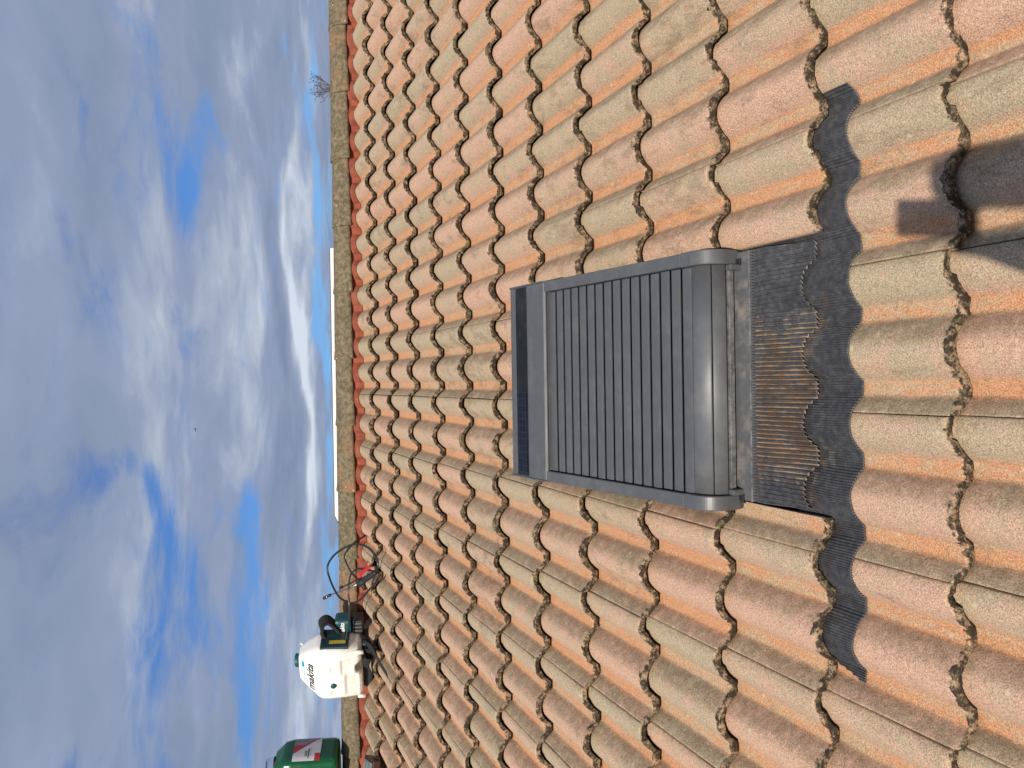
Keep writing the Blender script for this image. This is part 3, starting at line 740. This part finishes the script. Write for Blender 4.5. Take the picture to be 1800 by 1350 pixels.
for i in range(len(zs) - 1):
    for k_ in range(na): F.append((i * na + k_, i * na + (k_ + 1) % na, (i + 1) * na + (k_ + 1) % na, (i + 1) * na + k_))
F.append(tuple(range(na - 1, -1, -1))); F.append(tuple(range((len(zs) - 1) * na, len(zs) * na)))
tank = link('tank', mesh('tank', V, F, M_TANK, True), spr)
lathe('filler_cap', [(0.038, 0.0), (0.038, 0.022), (0.034, 0.028), (0.012, 0.029)], M_TEAL, tank, 20, Matrix.Translation((0.02, 0.03, 0.352)))
lathe('vent_knob', [(0.015, 0.0), (0.015, 0.010), (0.011, 0.013), (0.003, 0.0135)], M_TEAL, tank, 18, Matrix.Translation((-0.055, tank_front(-0.055, 0.16) + 0.001, 0.16)) @ Matrix.Rotation(R(90), 4, 'X'))
def text_mesh(s, size, shear=0.0, offset=0.0, ext=0.0):
    cu = bpy.data.curves.new('t', 'FONT'); cu.body = s; cu.size = size; cu.shear = shear; cu.offset = offset; cu.extrude = ext; cu.align_x = 'CENTER'; cu.align_y = 'CENTER'; cu.resolution_u = 4
    to = bpy.data.objects.new('t', cu); col.objects.link(to)
    bpy.context.view_layer.update()
    me = bpy.data.meshes.new_from_object(to.evaluated_get(bpy.context.evaluated_depsgraph_get()))
    bpy.data.objects.remove(to); bpy.data.curves.remove(cu); return me
def letter(name, s, size, mat, parent, fn, shear=0.0, offset=0.0, mat4=None):
    me = text_mesh(s, size, shear, offset)
    if fn:
        for v in me.vertices: v.co = fn(v.co.x, v.co.y)
    me.materials.clear(); me.materials.append(mat)
    return link(name, me, parent, mat4)
def on_front(zc, xc, kz):
    def fn(a, b):
        z = zc + b * kz; x = xc + a
        return Vector((x, tank_front(x, z) - 0.0012, z))
    return fn
letter('lettering', 'makita', 0.066, M_INK, tank, on_front(0.286, -0.022, 0.85), 0.28, 0.0013)
letter('lettering', '15 L', 0.014, M_TEAL, tank, on_front(0.327, 0.045, 0.8), 0.0, 0.0003)
def patch(name, x0, x1, z0, z1, mat, off=0.0009):
    n, k2 = 8, 4; V = [(x0 + (x1 - x0) * i / n, 0, z0 + (z1 - z0) * j / k2) for j in range(k2 + 1) for i in range(n + 1)]
    V = [(x, tank_front(x, z) - off, z) for x, y, z in V]
    F = [(j * (n + 1) + i, j * (n + 1) + i + 1, (j + 1) * (n + 1) + i + 1, (j + 1) * (n + 1) + i) for j in range(k2) for i in range(n)]
    return link(name, mesh(name, V, F, mat, True), tank)
M_STK = mat_simple('pale_sticker', (0.42, 0.50, 0.55), 0.5, nscale=300, var=0.3)
M_STK2 = mat_simple('cyan_sticker', (0.03, 0.35, 0.50), 0.5, nscale=60, var=0.2)
patch('sticker', -0.075, 0.02, 0.320, 0.331, M_STK); patch('sticker', 0.028, 0.066, 0.320, 0.336, M_STK2, 0.0006)
for sx, sy in ((-0.155, -0.085), (0.150, -0.09)):
    tube('foot', [(sx, sy, 0.03), (sx, sy - 0.004, -0.012)], 0.012, M_TANK, spr, 10)
for sx in (-0.12, 0.10):
    tube('lug', [(sx * 0.9, 0.07, 0.335), (sx, 0.075, 0.352)], 0.005, M_TANK, spr, 8)
# right hand side: recessed teal pump panel
pan_ = box('pump_panel', (0.160, 0.179, -0.078, 0.085, 0.072, 0.226), M_TEAL_DARK, spr, 0.004)
box('yellow_label', (0.1792, 0.1800, -0.045, -0.018, 0.088, 0.178), M_YELLOW, pan_)
box('rating_plate', (0.1792, 0.1799, 0.012, 0.045, 0.135, 0.190), M_TEAL, pan_)
mot = box('battery_housing', (0.130, 0.250, 0.055, 0.150, 0.060, 0.155), M_TEAL, spr, 0.018)
letter('lettering', 'makita', 0.034, M_WHITE_INK, mot, lambda a, b: Vector((0.200 + a * 0.85, 0.0538, 0.110 + b)), 0.28, 0.0006)
box('battery', (0.150, 0.250, 0.052, 0.14, -0.005, 0.052), M_BLACK, spr, 0.01)
for q in range(4): box('battery_rib', (0.156 + q * 0.024, 0.166 + q * 0.024, 0.047, 0.056, 0.0, 0.046), M_ALU2, spr, 0.002)
box('base_frame', (-0.135, 0.165, -0.04, 0.10, -0.052, -0.001), M_BLACK, spr, 0.012)
# shoulder straps
def ribbon(name, P, wv, th, mat, parent, mat4=None, n=6):
    P = catmull(P, n); wv = Vector(wv).normalized() if not callable(wv) else wv; V = []; F = []
    for i, p in enumerate(P):
        T = (P[min(i + 1, len(P) - 1)] - P[max(i - 1, 0)]).normalized()
        w_, hw_ = (wv(i / (len(P) - 1)) if callable(wv) else (wv, 0.02)); w_ = (w_ - T * w_.dot(T)).normalized(); N_ = T.cross(w_) * th / 2
        V += [p - w_ * hw_ - N_, p + w_ * hw_ - N_, p + w_ * hw_ + N_, p - w_ * hw_ + N_]
    for i in range(len(P) - 1):
        for k_ in range(4): F.append((i * 4 + k_, i * 4 + (k_ + 1) % 4, i * 4 + 4 + (k_ + 1) % 4, i * 4 + 4 + k_))
    F.append((3, 2, 1, 0)); e_ = (len(P) - 1) * 4; F.append((e_, e_ + 1, e_ + 2, e_ + 3))
    me = fix_normals(mesh(name, V, F, mat)); o = link(name, me, parent, mat4); return o
def roofpts(L_): return [SPI @ W(*p) for p in L_]
ribbon('shoulder_strap', roofpts([(-2.06, 3.74, 0.215), (-2.01, 3.745, 0.250), (-1.970, 3.75, 0.274), (-1.930, 3.75, 0.272), (-1.914, 3.75, 0.243), (-1.945, 3.75, 0.205), (-1.985, 3.75, 0.170), (-2.01, 3.74, 0.13)]), lambda t: (Vector((0.35, 1.0, 0.25)), 0.030), 0.017, M_WEB, spr)
ribbon('shoulder_strap', roofpts([(-1.975, 3.77, 0.185), (-1.945, 3.775, 0.135), (-1.95, 3.77, 0.09), (-1.99, 3.76, 0.06)]), lambda t: (Vector((0.9, 0.3, 0.5)), 0.024), 0.012, M_WEB, spr)
ribbon('strap_tail', roofpts([(-2.06, 3.66, 0.060), (-2.045, 3.52, 0.054), (-2.075, 3.38, 0.058), (-2.108, 3.265, 0.052)]), lambda t: (Vector((1, 0.2, 0.25)), 0.036 - 0.018 * t), 0.004, M_WEB, spr)
ribbon('strap_tail', roofpts([(-2.10, 3.66, 0.055), (-2.150, 3.585, 0.058), (-2.20, 3.560, 0.054), (-2.235, 3.60, 0.054)]), lambda t: (Vector((0.3, 1, 0.3)), 0.028 - 0.018 * t), 0.004, M_WEB, spr)
ribbon('strap_tail', roofpts([(-2.00, 3.78, 0.07), (-2.02, 3.70, 0.06), (-2.05, 3.62, 0.035), (-2.09, 3.55, 0.040)]), lambda t: (Vector((1, 0, 0.4)), 0.020), 0.006, M_WEB, spr)
# hose and lance
loop = [(-1.604, 3.437, 0.05), (-1.561, 3.422, 0.043), (-1.523, 3.437, 0.049), (-1.485, 3.483, 0.069), (-1.471, 3.539, 0.094), (-1.475, 3.602, 0.124), (-1.503, 3.671, 0.158), (-1.548, 3.741, 0.194), (-1.601, 3.787, 0.219), (-1.644, 3.798, 0.225), (-1.693, 3.779, 0.216), (-1.748, 3.745, 0.2), (-1.788, 3.703, 0.179), (-1.803, 3.644, 0.15), (-1.796, 3.597, 0.127), (-1.761, 3.539, 0.1), (-1.704, 3.483, 0.073), (-1.669, 3.455, 0.052), (-1.622, 3.424, 0.040)]
feed = [(-2.075, 3.69, 0.169), (-2.026, 3.665, 0.164), (-1.934, 3.648, 0.150), (-1.868, 3.635, 0.147), (-1.805, 3.63, 0.148), (-1.746, 3.64, 0.149), (-1.691, 3.635, 0.146), (-1.645, 3.623, 0.138), (-1.612, 3.587, 0.119), (-1.604, 3.551, 0.102), (-1.601, 3.509, 0.082), (-1.604, 3.471, 0.060), (-1.60, 3.45, 0.05)]
hose = tube('hose', [SPI @ W(*p) for p in catmull(feed, 6)], 0.0052, M_HOSE, spr, 10)
tube('coiled_hose', [SPI @ W(*p) for p in catmull(loop, 6)], 0.0058, M_HOSE, spr, 10)
lan = tube('spray_lance', [SPI @ W(*p) for p in [(-1.687, 3.564, 0.109), (-1.75, 3.72, 0.154), (-1.807, 3.86, 0.204)]], 0.0042, M_STEEL, spr, 10)
tube('nozzle', [SPI @ W(*p) for p in [(-1.800, 3.845, 0.198), (-1.808, 3.862, 0.205), (-1.8085, 3.863, 0.2055), (-1.818, 3.882, 0.212), (-1.8185, 3.883, 0.2122), (-1.829, 3.905, 0.220)]], lambda t: (0.0085 if t < 0.35 else 0.0065 if t < 0.7 else 0.0095), M_BLACK, lan, 12)
tube('brass_fitting', [SPI @ W(*p) for p in [(-1.8125, 3.871, 0.2085), (-1.8185, 3.884, 0.2127)]], 0.0078, M_BRASS, lan, 12)
hd = tube('spray_handle', [SPI @ W(*p) for p in catmull([(-1.604, 3.437, 0.050), (-1.626, 3.47, 0.066), (-1.65, 3.505, 0.083), (-1.672, 3.535, 0.097), (-1.690, 3.565, 0.110)], 4)], lambda t: 0.0115 + 0.0045 * math.sin(t * 3.1) + (0.006 if t > 0.7 else 0.0), M_BLACK, spr, 12)
tube('handle_stub', [SPI @ W(*p) for p in [(-1.672, 3.538, 0.100), (-1.715, 3.525, 0.085)]], 0.013, M_BLACK, hd, 12)
ribbon('trigger', [SPI @ W(*p) for p in [(-1.572, 3.458, 0.072), (-1.595, 3.490, 0.090), (-1.622, 3.520, 0.105), (-1.642, 3.538, 0.108)]], lambda t: (SPI.to_3x3() @ ROOF.to_3x3() @ Vector((0.8, -0.5, 0.2)), 0.0075), 0.008, M_REDPL, hd)

# ================================================================ green jerry can, bottle, case
can_w = W(-2.835, 3.955, 0.132); can_w.y -= 0.03
CT = R(-15)
CMX = Matrix.Translation(can_w) @ Matrix.Rotation(CT, 4, 'Z')
can = empty('jerry_can', CMX, 'dark green plastic jerry can with red and white label on the ridge', 'jerry can')
LVc = [(0.0, 0.118, 0.100), (0.006, 0.130, 0.112), (0.02, 0.137, 0.119), (0.265, 0.138, 0.120), (0.308, 0.130, 0.112), (0.345, 0.098, 0.092), (0.362, 0.085, 0.082), (0.366, 0.07, 0.07)]
def can_lev(z):
    for a, b in zip(LVc, LVc[1:]):
        if z <= b[0]:
            t = (z - a[0]) / (b[0] - a[0]); return [a[i] + (b[i] - a[i]) * t for i in (1, 2)]
    return list(LVc[-1][1:])
V = []; F = []; na = 72; zs = []
for a, b in zip(LVc, LVc[1:]):
    n = max(2, int((b[0] - a[0]) / 0.012)); zs += [a[0] + (b[0] - a[0]) * i / n for i in range(n)]
zs.append(LVc[-1][0]); NC = 6.0
for z in zs:
    hx, hy = can_lev(z)
    for k_ in range(na):
        a = 2 * math.pi * k_ / na; c_, s_ = math.cos(a), math.sin(a); rr = (abs(c_) ** NC + abs(s_) ** NC) ** (-1 / NC)
        V.append((hx * rr * c_ + 0.0015 * mnoise.noise((a * 2, z * 12, 0)), hy * rr * s_ + 0.0015 * mnoise.noise((a * 2, z * 12, 4)), z))
for i in range(len(zs) - 1):
    for k_ in range(na): F.append((i * na + k_, i * na + (k_ + 1) % na, (i + 1) * na + (k_ + 1) % na, (i + 1) * na + k_))
F.append(tuple(range(na - 1, -1, -1))); F.append(tuple(range((len(zs) - 1) * na, len(zs) * na)))
body = link('body', mesh('body', V, F, M_CAN, True), can)
tube('handle', [Vector(p) for p in catmull([(-0.035, 0.02, 0.355), (-0.04, 0.02, 0.385), (-0.05, 0.02, 0.393), (-0.085, 0.02, 0.388), (-0.10, 0.02, 0.372), (-0.11, 0.02, 0.33)], 5)], 0.012, M_CAN, can, 10)
lathe('screw_cap', [(0.026, 0.0), (0.026, 0.024), (0.022, 0.028), (0.006, 0.0285)], M_BLACK, can, 18, Matrix.Translation((-0.07, -0.05, 0.352)))
# label on the right hand face
def mat_label():
    mt, nb = material('printed_label')
    co = nb.n('ShaderNodeTexCoord').outputs['Object']; x, y, z = nb.sep(co)
    white = (0.62, 0.62, 0.64); red = (0.42, 0.02, 0.03); grey = (0.20, 0.23, 0.24)
    d = nb.m('ADD', nb.m('MULTIPLY', y, 1.1), nb.m('SUBTRACT', z, 0.175))
    c = nb.mix(nb.ss(d, 0.030, 0.032), white, red)
    c = nb.mix(nb.m('MULTIPLY', nb.ss(y, 0.03, 0.034), nb.ss(d, 0.05, 0.055)), c, grey)
    c = nb.mix(nb.m('MULTIPLY', nb.ss(y, -0.045, -0.043, 1.0, 0.0), nb.ss(z, 0.130, 0.132, 1.0, 0.0)), c, red)
    nb.out(c, 0.4); return mt
M_LABEL = mat_label()
V = []; F = []; ny, nz = 10, 8
for j in range(nz + 1):
    z = 0.100 + 0.155 * j / nz
    hx, hy = can_lev(z)
    for i in range(ny + 1):
        y = -0.098 + 0.190 * i / ny
        V.append((hx * max(0.0, 1 - abs(y / hy) ** NC) ** (1 / NC) + 0.002, y, z))
for j in range(nz):
    for i in range(ny): F.append((j * (ny + 1) + i, j * (ny + 1) + i + 1, (j + 1) * (ny + 1) + i + 1, (j + 1) * (ny + 1) + i))
lab = link('paper_label', mesh('paper_label', V, F, M_LABEL, True), can)
def on_can(yc, zc):
    def fn(a, b): return Vector((0.1408, yc + a, zc + b))
    return fn
letter('lettering', 'SANS', 0.020, M_INK, lab, on_can(-0.045, 0.180), 0, 0.0004)
box('printed_bar', (0.1402, 0.1409, -0.085, -0.005, 0.163, 0.169), M_CAN, lab)

cup = empty('plastic_cup', CMX @ Matrix.Translation((0.035, 0.0, 0.3662)), 'clear plastic cup resting upside down on the green jerry can', 'cup')
lathe('cup_body', [(0.050, 0.0), (0.049, 0.012), (0.045, 0.040), (0.040, 0.050), (0.030, 0.0535), (0.010, 0.054), (0.010, 0.0525), (0.029, 0.0518), (0.0385, 0.0488), (0.0435, 0.039), (0.0475, 0.012), (0.0485, 0.0)], M_PET, cup, 32)
M_PURPLE = mat_simple('purple_rim', (0.10, 0.05, 0.10), 0.4)
lathe('rim', [(0.0505, 0.0), (0.0525, 0.003), (0.0505, 0.006)], M_PURPLE, cup, 32)
cs = empty('small_case', ROOF @ Matrix.Translation((-2.745, 3.565, 0.040)) @ Matrix.Rotation(R(10), 4, 'Z') @ Matrix.Rotation(R(14), 4, 'Y'), 'small dark case with grey lid lying under the jerry can', 'case')
M_CASE = mat_simple('dark_maroon_case', (0.045, 0.018, 0.016), 0.5)
M_LID = mat_simple('grey_smoked_lid', (0.19, 0.20, 0.21), 0.18, nscale=25, var=0.4)
box('case_body', (-0.10, 0.075, -0.085, 0.085, 0.0, 0.045), M_CASE, cs, 0.006)
box('case_lid', (-0.095, 0.060, -0.075, 0.065, 0.0452, 0.050), M_LID, cs, 0.002)

# ================================================================ dry weed on the ridge
wd_w = W(1.155, 3.985, 0.118)
wd = empty('dry_weed', Matrix.Translation(wd_w), 'dry brown weed growing out of the ridge tile joint', 'weed')
rw = random.Random(4); SV = []; SF = []; HV = []; HF = []
def addto(Vl, Fl, v_, f_):
    s0 = len(Vl); Vl += v_; Fl += [tuple(i + s0 for i in f) for f in f_]
for q in range(26):
    a = rw.uniform(-1, 1); h = rw.uniform(0.05, 0.105); p0 = Vector((rw.uniform(-0.025, 0.025), rw.uniform(-0.02, 0.02), -0.015))
    p1 = p0 + Vector((a * 0.04 + 0.01, rw.uniform(-0.03, 0.03), h * 0.55)); p2 = p1 + Vector((a * 0.035 + rw.uniform(-0.015, 0.015), rw.uniform(-0.02, 0.02), h * 0.55))
    addto(SV, SF, *tube_data(catmull([p0, p1, p2], 3), 0.0009, 5))
    for s in range(3):
        t = p1.lerp(p2, rw.uniform(0.1, 1.0)); e2 = t + Vector((rw.uniform(-0.02, 0.02), rw.uniform(-0.015, 0.015), rw.uniform(0.004, 0.022)))
        addto(SV, SF, *tube_data([t, (t + e2) / 2 + Vector((0, 0, 0.002)), e2], 0.0006, 4))
        addto(HV, HF, *tube_data([e2, e2 + (e2 - t).normalized() * 0.004, e2 + (e2 - t).normalized() * 0.009], lambda u: 0.0022 * math.sin(0.4 + u * 2.4), 5))
tag(link('stems', mesh('stems', SV, SF, M_TWIG, True), wd), kind='stuff')
tag(link('seed_heads', mesh('seed_heads', HV, HF, M_SEED, True), wd), kind='stuff')

# ================================================================ white building behind
def far_pt(az_px_x, D, el_deg):   # helper: horizontal distance from the house's near eave side
    return None
camw = W(*CAM_R)
DB = 13.0
def dirpt(azd, eld, D):
    a = R(azd); return Vector((camw.x + D * math.tan(a), camw.y + D, camw.z + math.tan(R(eld)) * D / math.cos(a)))
pA = dirpt(8.63, 5.52, DB); pB = dirpt(-8.9, 5.66, DB); pC = dirpt(-10.2, 5.28, DB)
nbh = empty('white_building', Matrix.Translation((0, camw.y + DB, 0)), 'low white building with sloped end behind the roof ridge', 'building')
zt = (pA.z + pB.z) / 2
prism('wall', [(pA.x, 0.0), (pA.x, zt), (pB.x, zt), (pC.x, pC.z - 0.1), (pC.x - 0.35, pC.z - 0.30), (pC.x - 0.35, 0)], 0, 6.0, M_WHITE_WALL, nbh, axis='Y')
def cop(P, name):
    poly = P + [(a, b + 0.007) for a, b in P[::-1]]
    prism(name, poly, -0.012, 6.06, M_COPING, nbh, axis='Y')
cop([(pA.x + 0.004, zt + 0.001), (pB.x, zt + 0.003)], 'coping'); cop([(pB.x - 0.002, zt + 0.001), (pC.x - 0.02, pC.z - 0.09)], 'coping')

# ================================================================ bird
bd = dirpt(-3.06, 14.13, 60.0)
bird = empty('bird', Matrix.Translation(bd) @ Matrix.Rotation(R(40), 4, 'Z'), 'tiny dark bird gliding in the cloudy sky', 'bird')
M_BIRD = mat_simple('dark_feathers', (0.03, 0.028, 0.026), 0.8)
tube('body', [(-0.10, 0, 0), (-0.06, 0, 0.005), (0.0, 0, 0.01), (0.06, 0, 0.01), (0.09, 0, 0.012), (0.11, 0, 0.01)], lambda t: 0.03 * math.sin(0.15 + 2.8 * t), M_BIRD, bird, 10)
for s in (-1, 1):
    V = [(0.03, s * 0.015, 0.015), (-0.04, s * 0.015, 0.015), (-0.05, s * 0.12, 0.05), (0.03, s * 0.11, 0.05), (-0.05, s * 0.23, 0.03), (0.0, s * 0.12, 0.056)]
    V2 = [(a, b, c - 0.004) for a, b, c in V]
    F = [(0, 1, 2, 5), (0, 5, 3), (5, 2, 4), (3, 5, 4), (7, 6, 11, 8), (11, 6, 9), (8, 11, 10), (11, 9, 10), (0, 3, 9, 6), (1, 7, 8, 2), (3, 4, 10, 9), (4, 2, 8, 10), (0, 6, 7, 1)]
    link('wing', fix_normals(mesh('wing', V + V2, F, M_BIRD)), bird)

# ================================================================ the photographer, standing low on the roof with a phone (only the shadow reaches the picture)
RW = ROOF.to_3x3(); vx, vd, vf = RW @ RX, RW @ RY, RW @ RZ       # right, down, forward of the phone
pc = camw - vf * 0.012 + vd * 0.058 - vx * 0.012
ph = empty('phone', Matrix.Translation(pc), 'phone held upright by the person, casting a small rectangular shadow', 'phone')
PM = Matrix((vx, vd, vf)).transposed().to_4x4()
M_SKIN = mat_simple('skin', (0.50, 0.30, 0.22), 0.55, nscale=30, var=0.08)
M_JACKET = mat_simple('navy_jacket', (0.03, 0.035, 0.05), 0.9, nscale=60, var=0.2, bump=0.4, bscale=300)
M_JEANS = mat_simple('work_trousers', (0.045, 0.05, 0.06), 0.9, nscale=80, var=0.25)
M_HAIR = mat_simple('brown_hair', (0.05, 0.03, 0.018), 0.7, nscale=200, var=0.3)
M_BOOT = mat_simple('brown_boots', (0.07, 0.045, 0.025), 0.7)
box('case', (-0.036, 0.036, -0.075, 0.075, -0.0045, 0.0045), M_BLACK, ph, 0.004, PM)
box('screen', (-0.033, 0.033, -0.071, 0.071, -0.0052, -0.0047), M_GLASS, ph, 0.0004, PM)
per = empty('person', Matrix.Translation((camw.x, -1.85, 4.37)), 'person holding up a phone, casting the shadow on the nearest tiles', 'person')
PI = Vector((camw.x, -1.85, 4.37))
VV = []; EE = []; RR = []
def jv(p, r, par=None):
    VV.append(Vector(p) - PI); RR.append(r if isinstance(r, tuple) else (r, r))
    if par is not None: EE.append((par, len(VV) - 1))
    return len(VV) - 1
cxp = camw.x
def rz_at(y): return 5.0 + math.tan(R(PITCH)) * y + 0.035
pel = jv((cxp, -1.86, 5.30), (0.15, 0.11))
sp1 = jv((cxp, -1.87, 5.50), (0.145, 0.105), pel); che = jv((cxp, -1.86, 5.70), (0.165, 0.115), sp1); upc = jv((cxp, -1.85, 5.81), (0.12, 0.09), che)
nek = jv((cxp, -1.83, 5.91), 0.058, upc); jaw = jv((cxp, -1.79, 5.975), (0.062, 0.075), nek); hea = jv((cxp, -1.80, 6.055), (0.076, 0.095), jaw); top = jv((cxp, -1.815, 6.125), (0.055, 0.065), hea)
nose = jv((cxp, -1.683, 6.035), 0.012, hea)
for sd in (-1, 1):
    hip = jv((cxp + sd * 0.10, -1.86, 5.22), 0.095, pel)
    fy = -1.76 if sd < 0 else -1.98
    fz = rz_at(fy)
    kne = jv((cxp + sd * 0.13, fy + 0.05, fz + 0.47), 0.062, hip); ank = jv((cxp + sd * 0.15, fy - 0.03, fz + 0.10), 0.044, kne)
    hel = jv((cxp + sd * 0.15, fy - 0.03, fz + 0.035), 0.040, ank); toe = jv((cxp + sd * 0.17, fy + 0.19, fz + 0.105), (0.042, 0.030), hel)
    sh = jv((cxp + sd * 0.185, -1.86, 5.80), 0.070, upc); elb = jv((cxp + sd * 0.23, -1.70, 5.60), 0.055, sh)
    wr_ = pc + vx * sd * 0.060 + vd * 0.125 - vf * 0.055
    fo = jv(Vector((cxp + sd * 0.23, -1.70, 5.60)).lerp(wr_, 0.5), 0.056, elb)
    wri = jv(wr_, 0.040, fo)
    pal = jv(pc + vx * sd * 0.060 + vd * 0.075 - vf * 0.022, (0.038, 0.024), wri)
    for q in range(4):
        b0 = pc + vx * sd * (0.052 + 0.002 * q) + vd * (0.045 + 0.014 * q) - vf * 0.006
        k1 = b0 + vx * sd * 0.004 + vf * 0.018; k2 = k1 - vx * sd * 0.022 + vf * (0.004)
        a1 = jv(b0, 0.0095, pal); a2 = jv(k1, 0.0088, a1); jv(k2, 0.0078, a2)
    t1 = jv(pc + vx * sd * 0.044 + vd * 0.062 - vf * 0.022, 0.0105, pal); t2 = jv(pc + vx * sd * 0.030 + vd * 0.040 - vf * 0.019, 0.0095, t1); jv(pc + vx * sd * 0.022 + vd * 0.022 - vf * 0.017, 0.008, t2)
me = bpy.data.meshes.new('person_base'); me.from_pydata([tuple(v) for v in VV], EE, []); me.update()
tmp = bpy.data.objects.new('person_base', me); col.objects.link(tmp)
sk = tmp.modifiers.new('skin', 'SKIN'); sk.use_smooth_shade = True
if not me.skin_vertices: pass
for i, sv in enumerate(me.skin_vertices[0].data): sv.radius = RR[i]; sv.use_root = (i == pel)
sb = tmp.modifiers.new('sub', 'SUBSURF'); sb.levels = 2; sb.render_levels = 2
bpy.context.view_layer.update()
bme = bpy.data.meshes.new_from_object(tmp.evaluated_get(bpy.context.evaluated_depsgraph_get()))
bpy.data.objects.remove(tmp)
bme.materials.clear()
for mt_ in (M_JACKET, M_JEANS, M_SKIN, M_HAIR, M_BOOT): bme.materials.append(mt_)
pcl = pc - PI
for p in bme.polygons:
    c = p.center; zw = c.z + PI.z; yw = c.y + PI.y
    if (c - pcl).length < 0.155 and yw > -1.60: k = 2
    elif zw > 5.90: k = 3 if (zw > 6.09 or yw < -1.83) else 2
    elif zw > 5.24: k = 0
    elif zw < rz_at(yw) + 0.13: k = 4
    else: k = 1
    p.material_index = k; p.use_smooth = True
link('body', bme, per)
for sd in (-1, 1):
    tube('eye', [(sd * 0.030, 0.147, 1.683), (sd * 0.030, 0.158, 1.683)], 0.010, M_WHITE_INK, per, 10)
